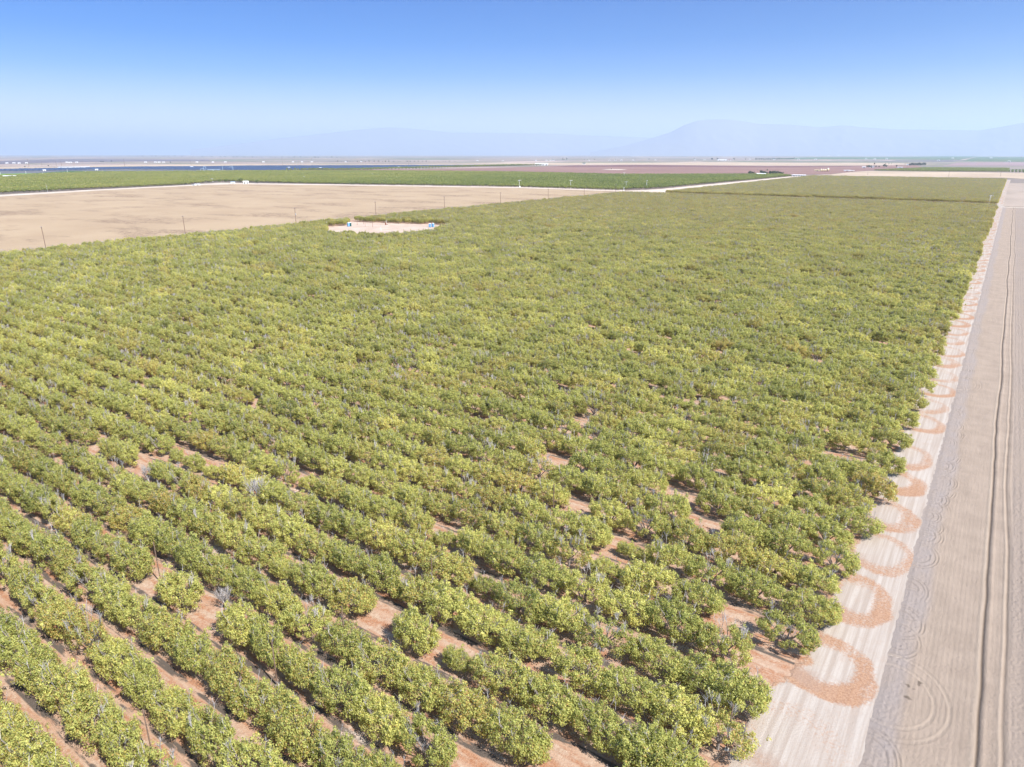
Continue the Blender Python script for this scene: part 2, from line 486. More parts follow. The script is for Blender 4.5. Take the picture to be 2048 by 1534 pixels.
# west road running north from the junction, east-west tracks
DIRT = mat_flat('pale_track_dirt', (0.433, 0.354, 0.289), (0.505, 0.433, 0.365), 0.05, 0.05)
field('dirt_track', [(-8.5 * H, YG0 - 8), (-7.72 * H, YG0 - 8), (-7.66 * H, YB1)] + [ray(*p) for p in [(1640, 352), (1665, 349.5), (1640, 350.5), (1580, 353), (1310, 377.5), (1240, 380)]], 0.02, DIRT, True)
field('dirt_track', [ray(*p) for p in [(390, 372), (440, 368), (600, 368.8), (800, 370.5), (1040, 374), (1250, 381.5), (1250, 378.5), (1040, 371.5), (800, 368.2), (600, 366.5), (440, 366), (390, 370)]], 0.05, DIRT, True)
field('dirt_track', [ray(*p) for p in [(-200, 409.5), (0, 396.5), (200, 383.2), (390, 372), (390, 370), (200, 381), (0, 393.5), (-200, 406)]], 0.075, DIRT, True)

# clearing inside the orchard
CLR = [ray(*p) for p in [(650, 454), (696, 451), (700, 443.5), (770, 446), (900, 450.5)]] + [(x * .918, y * .918) for x, y in [ray(*p) for p in [(862, 456), (800, 462), (760, 463.5), (700, 460), (650, 458)]]]
field('clearing', CLR, 0.03, mat_flat('clearing_dirt', (0.37, 0.285, 0.225), (0.44, 0.35, 0.285), 0.08, 0.08), True)

# pale headland strip with the sweeper's turning arcs
def yspace(y0, y1, d0, p):
    ys = [y0]
    while ys[-1] < y1: ys.append(ys[-1] + d0 * (max(ys[-1], 45) / 45) ** p)
    return np.array(ys)
EDGE = -0.030 * H
def gridmesh(xs, ys, zf, name, mat, attrs, smooth_=True, edgefix=None):
    X, Y = np.meshgrid(xs, ys)
    if edgefix is not None: X = edgefix(X, Y)
    Z, A = zf(X, Y)
    nx, ny = len(xs), len(ys)
    idx = np.arange(nx * ny).reshape(ny, nx)
    F = np.stack([idx[:-1, :-1], idx[:-1, 1:], idx[1:, 1:], idx[1:, :-1]], -1).reshape(-1, 4)
    V = np.stack([X, Y, Z], -1).reshape(-1, 3)
    return mesh_np(name, V, F, mat, {k: ('POINT', v.ravel()) for k, v in A.items()}, smooth_=smooth_)

ring_y = [1.045, 1.307, 1.582, 1.839, 2.072, 2.326, 2.571, 2.95, 3.19]
while ring_y[-1] < 34: ring_y.append(ring_y[-1] + 0.26 + random.uniform(-.015, .015))
ring_y = [r * H for r in ring_y if not (17.0 < r < 17.95)]
rr = np.random.default_rng(3)
ring_s = [0.42] + list(rr.uniform(0.55, 1.0, len(ring_y)))
ring_s[1:6] = [1.0, 0.95, 0.8, 0.8, 0.95]
rk = rr.random((97, 3))
def strip_z(X, Y):
    lit, sc = np.zeros_like(X), np.zeros_like(X)
    x0 = -0.118 * H
    wob = 0.10 * (vnoise(X * 0.5, Y * 0.5, 5) - 0.5)
    for yc, s in zip(ring_y, ring_s):
        lo, hi = np.searchsorted(Y[:, 0], (yc - 0.17 * H, yc + 0.17 * H))
        if hi - lo < 2: continue
        x, y = X[lo:hi], Y[lo:hi]
        k1, k2, k3 = rk[int(yc * 10) % 97]
        sk = (0.06 + .12 * k1) * (x - x0)                         # arcs lean a little
        xw = x0 + (k2 - .6) * .02 * H
        ax = np.where(x > xw, 0.088 * H * (0.9 + .16 * k3), 0.14 * H)
        r = np.hypot((x - xw) / ax, (y - yc + sk - .2) / ((0.098 + .02 * k1) * H)) + 1.5 * wob[lo:hi]
        low = smooth(0.06 * H, -0.08 * H, y - yc)
        inner = 0.46 + .20 * k2 + 0.10 * smooth(-.02 * H, .06 * H, y - yc)
        band = smooth(inner - 0.22, inner + 0.16, r) * smooth(1.14, 0.92, r)
        gapn = .72 + .28 * smooth(.2, .5, vnoise(x * .45 + yc, y * .35, 88))
        lit[lo:hi] = np.maximum(lit[lo:hi], band * s * (0.72 + 0.28 * low) * gapn)
        sc[lo:hi] = np.maximum(sc[lo:hi], smooth(1.1, 0.75, r) * (0.30 + 0.6 * smooth(0, -.05 * H, y - yc)) * smooth(.06 * H, -.05 * H, x - x0))
    under = smooth(-0.150 * H, -0.168 * H, X + .055 * H * smooth(1.30 * H, 1.12 * H, Y) + 0.8 * (vnoise(X * .7, Y * .7, 9) - .5))
    lit = np.maximum(lit, under * 0.75)
    z = 0.010 + 0.03 * lit * vnoise(X * 5, Y * 5, 4) + 0.02 * vnoise(X * 1.2, Y * 0.3, 2)
    ragged = smooth(-0.170 * H, -0.180 * H, X + .055 * H * smooth(1.30 * H, 1.12 * H, Y) + 1.3 * (vnoise(X * .5, Y * .35, 91) - .5) + .7 * (vnoise(X * 1.9, Y * 1.7, 92) - .5))
    z = z - 0.12 * ragged
    return z + 0.01, {'litter': lit, 'scuff': sc}
o = link('dirt_strip', gridmesh(np.linspace(-0.27 * H, EDGE + 1.0, 92), yspace(-20, YB1 + 20, 0.14, 1.15), strip_z, 'dirt_strip', mat_strip(), None))
o['kind'] = 'structure'

# tilled field east of the strip
def line_x(y, base, seed, amp=0.35):
    return base + amp * (vnoise(y * 0.035, y * 0 + seed, seed) - 0.5) * 2 + 0.10 * (vnoise(y * 0.25, y * 0, seed + 1) - 0.5)
RUT1, RUT2 = 6.0, 7.35
big = ray(1850, 1400)
def tilled_z(X, Y):
    dark, pale = np.zeros_like(X), np.zeros_like(X)
    z = 0.05 + 0.03 * vnoise(X * 0.8, Y * 0.15, 11) + 0.014 * vnoise(X * 3.1, Y * 1.1, 12) + 0.026 * vnoise(X * 9, Y * 7, 18)
    z += 0.007 * np.sin(X * 2 * math.pi / 0.42 + 1.5 * vnoise(X * .2, Y * .12, 3)) * smooth(150, 60, Y)
    rough = smooth(RUT2 + 0.5, RUT2 + 1.0, X) * (0.55 + 0.45 * vnoise(X * .3, Y * .1, 15))
    z += rough * (0.10 * (vnoise(X * 6.1, Y * 5.3, 16) - 0.4) + 0.015 * np.sin(X * 2 * math.pi / 0.7))
    r1, r2 = line_x(Y, RUT1, 21), line_x(Y, RUT2, 31)
    d1 = X - r1; d2 = X - r2
    z += -0.15 * np.exp(-(d1 / 0.10) ** 2) + 0.05 * np.exp(-((d1 + 0.34) / 0.16) ** 2) + .06 * np.exp(-((d1 - 0.4) / 0.2) ** 2)
    z += 0.06 * np.exp(-(d2 / 0.13) ** 2) - 0.08 * np.exp(-((d2 - 0.30) / 0.13) ** 2) + .04 * np.exp(-((d2 - .75) / .14) ** 2)
    dark += 0.75 * np.exp(-(d1 / 0.11) ** 2) + 0.35 * np.exp(-((d2 - 0.32) / 0.12) ** 2)
    pale += 0.4 * np.exp(-((d1 + 0.40) / 0.2) ** 2) + 0.25 * np.exp(-(d2 / 0.15) ** 2)
    # grey churned belt beside the strip with looping tyre tracks
    bw = EDGE + 2.3 + 1.0 * (vnoise(Y * 0.12, Y * 0, 41) - 0.5)
    moist = smooth(bw + 0.6, bw - 0.6, X) * (0.6 + 0.4 * vnoise(X, Y * .5, 42))
    z += moist * 0.06 * (vnoise(X * 5.2, Y * 4.6, 43) - 0.5)
    k = 0; y = 46.0
    while y < 420:
        r = 1.3 + 0.9 * rr.random(); cx = EDGE + 0.2 + 0.5 * rr.random()
        if abs(y - big[1]) > 5 and rr.random() > .25:
            lo, hi = np.searchsorted(Y[:, 0], (y - 4, y + 4))
            d = np.hypot(X[lo:hi] - cx, (Y[lo:hi] - y) / 1.5)
            for q in (r, r + 0.3, r - 0.55):
                g = np.exp(-((d - q) / 0.07) ** 2) * smooth(EDGE, EDGE + .3, X[lo:hi])
                g = g * smooth(.25, .6, vnoise(X[lo:hi] * .8 + k, Y[lo:hi] * .5, 44)); z[lo:hi] -= 0.045 * g; dark[lo:hi] += 0.16 * g
                g = np.exp(-((d - q - .16) / 0.07) ** 2) * smooth(.25, .6, vnoise(X[lo:hi] * .8 + k, Y[lo:hi] * .5, 44))
                z[lo:hi] += 0.03 * g; pale[lo:hi] += 0.12 * g
        y += 2.6 + 2.0 * rr.random(); k += 1
    # one wide loop of wheel tracks
    for cy, cx, rx, ry in ((big[1] - 1.0, EDGE + 1.0, 4.4, 5.6), (3.62 * H, EDGE + 0.5, 3.6, 6.5), (5.2 * H, EDGE + .5, 5.0, 8.5)):
        lo, hi = np.searchsorted(Y[:, 0], (cy - 14, cy + 14))
        d = np.hypot((X[lo:hi] - cx) / rx, (Y[lo:hi] - cy) / ry)
        for q in (1.0, 0.74):
            g = np.exp(-((d - q) * rx / 0.13) ** 2) * smooth(1.5, .2, -(Y[lo:hi] - cy) / ry)
            z[lo:hi] -= 0.03 * g; pale[lo:hi] += 0.3 * g
            e = np.exp(-((d - q - 0.05) * rx / 0.06) ** 2) + np.exp(-((d - q + 0.05) * rx / 0.06) ** 2)
            z[lo:hi] += 0.015 * e; dark[lo:hi] += 0.14 * e
    for (px, py) in ((1820, 1375), (1812, 1395), (1838, 1368), (1860, 700)):
        gx, gy = ray(px, py)
        d = np.hypot(X - gx, Y - gy) + 0.9 * (vnoise(X * 4, Y * 4, 51) - .5)
        dark += 0.7 * smooth(0.22, 0.02, d)
    z = 0.035 + (z - 0.035) * smooth(EDGE, EDGE + 0.6, X)
    return z, {'dark': np.clip(dark, 0, 1), 'pale': np.clip(pale, 0, 1), 'rough': rough, 'moist': np.clip(moist, 0, 1)}
xs = np.concatenate([np.linspace(EDGE, 11.5, 176), 11.5 + np.cumsum(0.09 * 1.075 ** np.arange(1, 76))])
xs = xs[xs < 400]
def wedge(X, Y):                                                # ragged field edge
    e = 0.35 * (vnoise(Y * 0.3, Y * 0, 61) - 0.5) + 0.25 * (vnoise(Y * 1.7, Y * 0, 62) - 0.5)
    return X + e * smooth(EDGE + 1.5, EDGE, X)
TILL = mat_tilled()
o = link('tilled_field', gridmesh(xs, yspace(38, 17.0 * H, 0.075, 1.35), tilled_z, 'tilled_field', TILL, None, edgefix=wedge))
o['kind'] = 'structure'
field('tilled_field', [(EDGE, 17.25 * H), (500, 17.25 * H), (500, YB1 - 150), (EDGE, YB1 - 150)], 0.10, mat_flat('far_tilled_soil', (0.265, 0.215, 0.175), (0.315, 0.255, 0.21), 0.03, 0.008), True)
field('dirt_track', [(EDGE - .02, 16.97 * H), (500, 16.97 * H), (500, 17.12 * H), (EDGE - .02, 17.12 * H)], 0.12, DIRT, True)
field('weedy_ditch', [(EDGE + 3, 17.11 * H), (500, 17.11 * H), (500, 17.27 * H), (EDGE + 3, 17.27 * H)], 0.14, mat_flat('dry_weeds', (0.09, 0.075, 0.05), (0.22, 0.17, 0.13), 0.3, 0.3), True)

# ------------------------------------------------------------------ orchard trees
def leaves(n, C, rad, size, g, up=0.35, flat=0.75):
    """n leaf faces scattered on clumps C (k,3) of radius rad: folded rhombs facing outward and up"""
    k = g.integers(0, len(C), n)
    d = g.normal(size=(n, 3)); d /= np.linalg.norm(d, axis=1)[:, None]
    rr_ = rad[k] * (0.35 + 0.95 * g.random(n) ** 0.8)
    P = C[k] + d * rr_[:, None] * np.array([1, 1, flat])
    N = d + g.normal(scale=0.55, size=(n, 3)) + np.array([0, 0, up])
    N /= np.linalg.norm(N, axis=1)[:, None]
    T = np.cross(N, g.normal(size=(n, 3))); T /= np.linalg.norm(T, axis=1)[:, None]
    T[:, 2] -= 0.35; T /= np.linalg.norm(T, axis=1)[:, None]
    B = np.cross(N, T)
    s = size * (0.6 + 0.8 * g.random(n))[:, None]
    V = np.stack([P - T * s, P + B * s * 0.55 - N * s * .12, P + T * s, P - B * s * 0.55 - N * s * .12], 1).reshape(-1, 3)
    F = np.arange(4 * n).reshape(n, 4)
    clump_tone = g.random(len(C))
    a = 0.55 * g.random(n) + 0.45 * clump_tone[k]
    return V, F, a, g.random(n)

def tree_variant(i, sparse):
    g = np.random.default_rng(100 + i)
    nc = 96 if sparse < .5 else 60
    th = g.random(nc) * 2 * math.pi
    rad = np.sqrt(g.random(nc))
    lx, ly = 2.7 * g.uniform(.92, 1.05), 1.95 * g.uniform(.9, 1.08)
    # squarish, flat-topped crown that closes up with its neighbours along the row
    cx_, cy_ = np.cos(th), np.sin(th)
    sq = 1 / np.maximum(np.abs(cx_) ** 4 + np.abs(cy_) ** 4, .1) ** .25
    top = 2.75 + 0.22 * g.normal(size=nc) - 0.75 * rad ** 4
    C = np.stack([rad * cx_ * lx * sq * .92, rad * cy_ * ly, top], 1)
    q = nc // 2
    C[q:, 2] = g.uniform(0.85, 2.4, nc - q)                         # skirts low round the sides
    C[q:, 0] = cx_[q:] * sq[q:] * lx * g.uniform(.70, .98, nc - q)
    C[q:, 1] = cy_[q:] * ly * g.uniform(.72, 1.0, nc - q) * (0.86 + .14 * (C[q:, 2] > 1.3))
    R_ = g.uniform(0.26, 0.62, nc) * (0.9 if sparse > .5 else 1.0)
    n = int(13500 * (1 - 0.60 * sparse))
    V, F, a, b = leaves(n, C, R_, 0.088, g)
    # shoots standing above the canopy
    ns = 34
    st = g.integers(0, nc, ns)
    top = C[st] + np.stack([g.normal(0, .3, ns), g.normal(0, .3, ns), R_[st] * 0.8 + g.random(ns) * 0.35], 1)
    V2, F2, a2, b2 = leaves(int(n * .10), top, np.full(ns, 0.20), 0.09, g, 0.6, 1.3)
    V = np.vstack([V, V2]); F = np.vstack([F, F2 + len(F) * 4]); a = np.r_[a, a2 * .5 + .45]; b = np.r_[b, b2]
    V[:, 2] = np.maximum(V[:, 2], 0.32)
    crown = mesh_np('crown', V, F, M['leaf'], {'leaf': ('FACE', np.clip(a, 0, 1)), 'leaf2': ('FACE', b)})
    m = MB()
    m.tube((0, 0, -0.1), (0.05, 0.02, 0.75), 0.16, 0.13, 7, False)
    m2 = MB(); tips = []
    for j in range(6):
        t = 2 * math.pi * (j + g.random() * .5) / 6
        q = (math.cos(t) * 1.0, math.sin(t) * .85, 1.7 + .4 * g.random())
        m.tube((0.05, 0.02, 0.65), q, 0.09, 0.05, 5, False)
        for s in range(3):
            t2 = t + g.uniform(-.7, .7)
            e = (q[0] + math.cos(t2) * .9, q[1] + math.sin(t2) * .75, q[2] + .9 + .5 * g.random())
            m.tube(q, e, 0.045, 0.02, 4, False); tips.append(e)
    for s in range(int(5 + 30 * sparse)):
        b0 = tips[g.integers(0, len(tips))]
        b0 = np.array(b0); e = b0 + np.array([g.normal(0, .20), g.normal(0, .20), 0.42 + .55 * g.random()])
        m2.tube(b0, e, 0.026, 0.012, 3, False)
        for w in range(3):
            f = b0 * .45 + e * .55; h_ = f + np.array([g.normal(0, .22), g.normal(0, .22), .25 + .25 * g.random()])
            m2.tube(f, h_, 0.013, 0.006, 3, False)
    me = m.mesh('trunk', M['bark']); nb = len(m.f)
    m.add(m2.v, m2.f)
    me = m.mesh('trunk', M['bark']); me.materials.append(M['twig'])
    me.polygons.foreach_set('material_index', np.array([0] * nb + [1] * (len(m.f) - nb), np.int32))
    return crown, me

SPARSE = [0, 0, 0.1, 0.2, 0, 0.3, 0.6, 1.0]
VAR = [tree_variant(i, s) for i, s in enumerate(SPARSE)]

def layout(rws, x0, x1, sx, skip=None, jit=0.35):
    P = []
    for ri, y in enumerate(rws):
        n = int((x1 - x0) / sx)
        xs_ = x1 - (np.arange(n) + 0.0) * sx
        for j, x in enumerate(xs_): P.append((x, y, ri, j))
    P = np.array(P)
    P[:, 0] += rng.normal(0, jit * .7, len(P)); P[:, 1] += rng.normal(0, jit * .35, len(P))
    return P

def in_poly(x, y, poly):
    c = np.zeros(len(x), bool); n = len(poly)
    for i in range(n):
        x1, y1 = poly[i]; x2, y2 = poly[(i + 1) % n]
        if y1 == y2: continue
        m = ((y1 > y) != (y2 > y)) & (x < (x2 - x1) * (y - y1) / (y2 - y1) + x1)
        c ^= m
    return c

SX = 4.9
P1 = layout(rows, XL, XR - 1.6, SX)
endj = rng.uniform(-.6, .6, len(rows)) + np.where(np.arange(len(rows)) % 2, .9, -.9) - 1.0 * (np.array(rows) < 1.25 * H) - 1.9 * (np.array(rows) < 1.05 * H)
m = P1[:, 3] == 0
P1[m, 0] += endj[P1[m, 2].astype(int)]
# missing trees, seen in the photo as bare red soil
GAPS = [(312, 1166, 2.5), (302, 771, 2.5), (500, 818, 2.5), (165, 912, 2.5), (1098, 938, 2.8), (1158, 852, 3.0), (1352, 992, 2.8), (1430, 1052, 2.7),
        (712, 1005, 2.5), (868, 1000, 2.5), (1465, 1243, 3.4), (455, 1225, 2.5), (1060, 797, 2.5), (1520, 812, 2.5), (800, 1240, 2.5), (1175, 1030, 2.5), (300, 940, 2.5), (1180, 668, 2.5), (700, 730, 2.5), (1520, 1345, 2.5), (290, 1180, 2.5), (1700, 930, 2.5), (590, 640, 2.5)]
keep = np.ones(len(P1), bool)
for gx, gy, r in GAPS:
    wx, wy = ray(gx, gy)
    keep &= np.hypot(P1[:, 0] - wx, P1[:, 1] - wy) > r
keep &= rng.random(len(P1)) > 0.006
keep &= ~in_poly(P1[:, 0], P1[:, 1], CLR)
inlet = [ray(*p) for p in [(645, 446), (682, 438), (700, 443), (690, 452), (650, 458)]]
P1 = P1[keep]
P2 = layout(rows2, -7.65 * H, XR - 1.6, 5.2)

def props(P, gold=0.0, seed=0):
    x, y = P[:, 0], P[:, 1]; n = len(P)
    g = np.random.default_rng(seed)
    far = smooth(3 * H, 14 * H, y)
    tint = 0.44 + 0.34 * (vnoise(x / 13, P[:, 2] * 3.37 + .5, 75) - .5) + 0.18 * (vnoise(x / 9, y / 9, 71) - .5) + 0.22 * (vnoise(x / 45, y / 30, 72) - .5) + g.normal(0, 0.14, n) + .34 * (g.random(n) > .95) - .25 * (g.random(n) > .96) + gold - .20 * far
    turn = np.clip(0.10 + 0.25 * g.random(n) ** 3 + 0.25 * (vnoise(x / 7, y / 7, 73) > .82) + .30 * far, 0, 1)
    var = g.choice(8, n, p=[.16, .16, .16, .15, .15, .12, .07, .03])
    sc = np.stack([g.uniform(.92, 1.06, n), g.uniform(.88, 1.10, n), g.uniform(.90, 1.10, n) * (0.94 + .16 * vnoise(x / 12, y / 12, 74))], 1)
    sc *= np.where(g.random(n) < .045, g.uniform(.55, .75, n), 1)[:, None]
    sc[:, 2] *= 0.93 + .14 * vnoise(x / 11, P[:, 2] * 2.71 + .5, 76)
    sc[:, 0] *= 1.04
    if seed == 6: sc[:, 1] *= .81
    if seed == 5: sc[:, 1] *= 0.77 + 0.04 * smooth(0.62 * H, 1.2 * H, y)
    rot = g.normal(0, 0.13, n) + math.pi * (g.random(n) > .5)
    return np.clip(tint, 0, 1), turn, var, sc, rot
T1 = props(P1, 0, 5)
T2 = props(P2, 0.0, 6)

px, py, dd = project(P1[:, 0], P1[:, 1], 1.5)
mrg = FPX * 2.4 / dd
inview = (px > -mrg * .6) & (px < 2048 + mrg * .6) & (py < 1534 + mrg * .5) & (dd > 10)
order = np.argsort(np.where(inview, dd, 1e9))
near = order[:300]
near_set = np.zeros(len(P1), bool); near_set[near] = True

# ---- words that tell one near tree from the next
ORD = ['zeroth', 'first', 'second', 'third', 'fourth', 'fifth', 'sixth', 'seventh', 'eighth', 'ninth', 'tenth', 'eleventh', 'twelfth', 'thirteenth', 'fourteenth', 'fifteenth',
       'sixteenth', 'seventeenth', 'eighteenth', 'nineteenth', 'twentieth'] + ['twenty-' + w for w in ('first', 'second', 'third', 'fourth', 'fifth', 'sixth', 'seventh', 'eighth', 'ninth')] + ['thirtieth'] + ['thirty-' + w for w in ('first', 'second', 'third', 'fourth', 'fifth', 'sixth', 'seventh', 'eighth', 'ninth')] + ['fortieth'] + ['forty-' + w for w in ('first', 'second', 'third', 'fourth', 'fifth', 'sixth', 'seventh', 'eighth', 'ninth')]
def look_words(i):
    tint, turn, var, sc, _ = [q[i] for q in T1]
    c = 'yellow-green' if tint > .62 else ('light green' if tint > .47 else ('olive-green' if tint > .33 else 'dark green'))
    if turn > .38: c = 'browning ' + c
    s = 'sparse' if var == 7 else ('thin-topped' if var == 6 else ('tall' if sc[2] > 1.12 else ('low' if sc[2] < .88 else 'bushy')))
    return s + ' ' + c
rows_in = sorted(set(P1[near, 2].astype(int)))
first = {r: k + 1 for k, r in enumerate(rows_in)}
used = {}
near_sorted = sorted(near, key=lambda i: (P1[i, 2], -P1[i, 0]))
count = {}
for i in near_sorted:
    r = int(P1[i, 2]); count[r] = count.get(r, 0) + 1
    t = T1[4][i]
    v = VAR[T1[2][i]]
    o = thing('pistachio_tree', '%s tree, %s from the right, in the %s row from the bottom' % (look_words(i), ORD[count[r]], ORD[first[r]]), 'tree',
              (P1[i, 0], P1[i, 1], 0), t, 'pistachio trees standing in the near orchard rows')
    o.scale = tuple(T1[3][i])
    for nm, me in (('crown', v[0]), ('trunk', v[1])):
        c = link(nm, me, o)
        if nm == 'crown':
            c['tint'] = float(T1[0][i]); c['turn'] = float(T1[1][i])

# ---- the thousands beyond: one object
def stuff_points(name, P, T, protos, label, cat, kind='stuff'):
    tint, turn, var, sc, rot = T
    n = len(P)
    me = bpy.data.meshes.new(name)
    me.vertices.add(n)
    co = np.zeros((n, 3), np.float32); co[:, :2] = P[:, :2]
    if P.shape[1] > 4: co[:, 2] = P[:, 4]
    me.vertices.foreach_set('co', co.ravel())
    for nm, ty, arr in (('tint', 'FLOAT', tint), ('turn', 'FLOAT', turn)):
        a = me.attributes.new(nm, ty, 'POINT'); a.data.foreach_set('value', arr.astype(np.float32))
    a = me.attributes.new('pick', 'INT', 'POINT'); a.data.foreach_set('value', var.astype(np.int32))
    a = me.attributes.new('size', 'FLOAT_VECTOR', 'POINT'); a.data.foreach_set('vector', sc.astype(np.float32).ravel())
    rv = np.zeros((n, 3), np.float32); rv[:, 2] = rot
    a = me.attributes.new('turnz', 'FLOAT_VECTOR', 'POINT'); a.data.foreach_set('vector', rv.ravel())
    o = link(name, me)
    ng = bpy.data.node_groups.new(name, 'GeometryNodeTree')
    ng.interface.new_socket('Geometry', in_out='INPUT', socket_type='NodeSocketGeometry')
    ng.interface.new_socket('Geometry', in_out='OUTPUT', socket_type='NodeSocketGeometry')
    N, L = ng.nodes, ng.links
    gi, go = N.new('NodeGroupInput'), N.new('NodeGroupOutput')
    join = N.new('GeometryNodeJoinGeometry')
    for pr in reversed(protos):
        jj = N.new('GeometryNodeJoinGeometry')
        for po in pr:
            oi = N.new('GeometryNodeObjectInfo'); oi.transform_space = 'ORIGINAL'
            oi.inputs['Object'].default_value = po
            L.new(oi.outputs['Geometry'], jj.inputs[0])
        g2 = N.new('GeometryNodeGeometryToInstance')
        L.new(jj.outputs[0], g2.inputs[0]); L.new(g2.outputs[0], join.inputs[0])
    iop = N.new('GeometryNodeInstanceOnPoints')
    iop.inputs['Pick Instance'].default_value = True
    L.new(gi.outputs[0], iop.inputs['Points']); L.new(join.outputs[0], iop.inputs['Instance'])
    for nm, ty, inp in (('pick', 'INT', 'Instance Index'), ('size', 'FLOAT_VECTOR', 'Scale'), ('turnz', 'FLOAT_VECTOR', None)):
        na = N.new('GeometryNodeInputNamedAttribute'); na.data_type = ty; na.inputs[0].default_value = nm
        if inp: L.new(na.outputs[0], iop.inputs[inp])
        else:
            e = N.new('FunctionNodeEulerToRotation'); L.new(na.outputs[0], e.inputs[0]); L.new(e.outputs[0], iop.inputs['Rotation'])
    L.new(iop.outputs[0], go.inputs[0])
    md = o.modifiers.new('scatter', 'NODES'); md.node_group = ng
    return tag(o, label, cat, None, kind)

proto_objs = {}
for i in near_sorted:
    v = int(T1[2][i])
    if v in proto_objs: continue
    o = next(q for q in bpy.data.objects if q.name.startswith('pistachio_tree') and (q.location - __import__('mathutils').Vector((P1[i, 0], P1[i, 1], 0))).length < .01)
    proto_objs[v] = [c for c in o.children]
avail = sorted(proto_objs)
remap = np.array([v if v in proto_objs else avail[0] for v in range(8)])
slot = {v: k for k, v in enumerate(avail)}
protos = [proto_objs[v] for v in avail]

def culled(P, T, lim=260):
    px, py, dd = project(P[:, 0], P[:, 1], 1.5)
    m = (px > -lim) & (px < 2048 + lim) & (py < 1534 + lim) & (dd > 8)
    return m
mk = culled(P1, T1) & ~near_set
PA, TA = P1[mk], [q[mk] for q in T1]
mk2 = culled(P2, T2)
PB, TB = P2[mk2], [q[mk2] for q in T2]
PP = np.vstack([PA, PB]); TT = [np.concatenate([a, b]) for a, b in zip(TA, TB)]
TT[2] = np.array([slot[remap[v]] for v in TT[2]])
stuff_points('orchard_tree_mass', PP, TT, protos, 'broad mass of yellow-green pistachio trees filling the orchard out to the pale cross track and beyond', 'orchard trees')

# ---- greener orchards beyond the fallow field
gl = np.random.default_rng(44)
def lite_variant(i):
    g = np.random.default_rng(300 + i)
    nc = 14
    d = g.normal(size=(nc, 3)); d /= np.linalg.norm(d, axis=1)[:, None]
    C = d * np.array([1.9, 1.9, 1.1]) * g.uniform(.5, 1, (nc, 1)); C[:, 2] += 2.8
    V, F, a, b = leaves(700, C, g.uniform(.6, 1.0, nc), 0.30, g)
    V[:, 2] = np.maximum(V[:, 2], .7)
    me = mesh_np('crown', V, F, M['leafgreen'], {'leaf': ('FACE', a), 'leaf2': ('FACE', b)})
    m = MB(); m.tube((0, 0, -.1), (0, 0, 2.0), .2, .12, 5, False)
    return me, m.mesh('trunk', M['bark'])
LITE = [lite_variant(i) for i in range(4)]
GREEN = [ray(*p) for p in [(-200, 403), (0, 391), (200, 380), (378, 370.5)]] + [ray(*p) for p in [(384, 369), (440, 363), (600, 366.5), (1040, 372), (1235, 379), (1310, 376), (1580, 353)]] + \
        [ray(*p) for p in [(1560, 349.5), (1500, 349.2), (1240, 347.8), (1024, 342), (860, 340.5), (640, 340.5), (512, 342.5), (170, 350), (0, 360), (-200, 368)]]
gx, gy = zip(*GREEN)
xs_ = np.arange(min(gx), max(gx), 6.0); ys_ = np.arange(min(gy), max(gy), 7.0)
GXX, GYY = np.meshgrid(xs_, ys_)
G = np.stack([GXX.ravel() + gl.normal(0, .5, GXX.size), GYY.ravel() + gl.normal(0, .4, GXX.size)], 1)
G = G[in_poly(G[:, 0], G[:, 1], GREEN)]
ppx, ppy, pdd = project(G[:, 0], G[:, 1], 1.5)
G = G[(ppx > -160) & (ppx < 2200)]
G = G[gl.random(len(G)) > .01]
print('green trees', len(G), 'pistachio', len(P1), len(PA), len(PB))

def point_of(px_, py_):
    x, y = ray(px_, py_)
    d = math.hypot(math.hypot(x, y), H)
    return x, y, d / FPX            # metres per photo pixel there (about)

# farmyard trees at the edge of the green orchard (they also lend their shape to the orchard behind)
FARM = [(475, 366, 2.0, 'round dark green tree left of the white farm building'),
        (446, 366, 1.4, 'low green tree near the pale yard at the green orchard edge'),
        (433, 366, 1.3, 'leftmost low tree beside the pale yard at the green orchard edge'),
        (508, 367, 1.5, 'green tree just right of the white farm building')]
lproto = []
for k, (fx, fy, s, lab) in enumerate(FARM):
    x, y, mpp = point_of(fx, fy)
    o = thing('broadleaf_tree', lab, 'tree', (x, y + 6, 0), 0.5 * k, 'farmyard trees beside the green orchard')
    o.scale = (s, s, s)
    ch = []
    for nm, me in zip(('crown', 'trunk'), LITE[k]):
        c = link(nm, me, o); ch.append(c)
        if nm == 'crown': c['tint'] = 0.12; c['turn'] = 0.0
    lproto.append(ch)
n = len(G)
west = smooth(-17 * H, -24 * H, G[:, 0])
TG = [np.clip(.40 + .30 * west + .35 * (vnoise(G[:, 0] / 60, G[:, 1] / 60, 81) - .5) + gl.normal(0, .09, n), 0, 1), np.clip(0.05 + .2 * west * gl.random(n), 0, 1),
      gl.integers(0, 4, n), np.stack([gl.uniform(1.15, 1.45, n)] * 2 + [gl.uniform(.8, 1.1, n)], 1), gl.random(n) * 6.28]
gz = np.zeros((n, 5)); gz[:, :2] = G
stuff_points('green_orchard_mass', gz, TG, lproto, 'dense green orchard lying beyond the bare tan field', 'orchard trees')

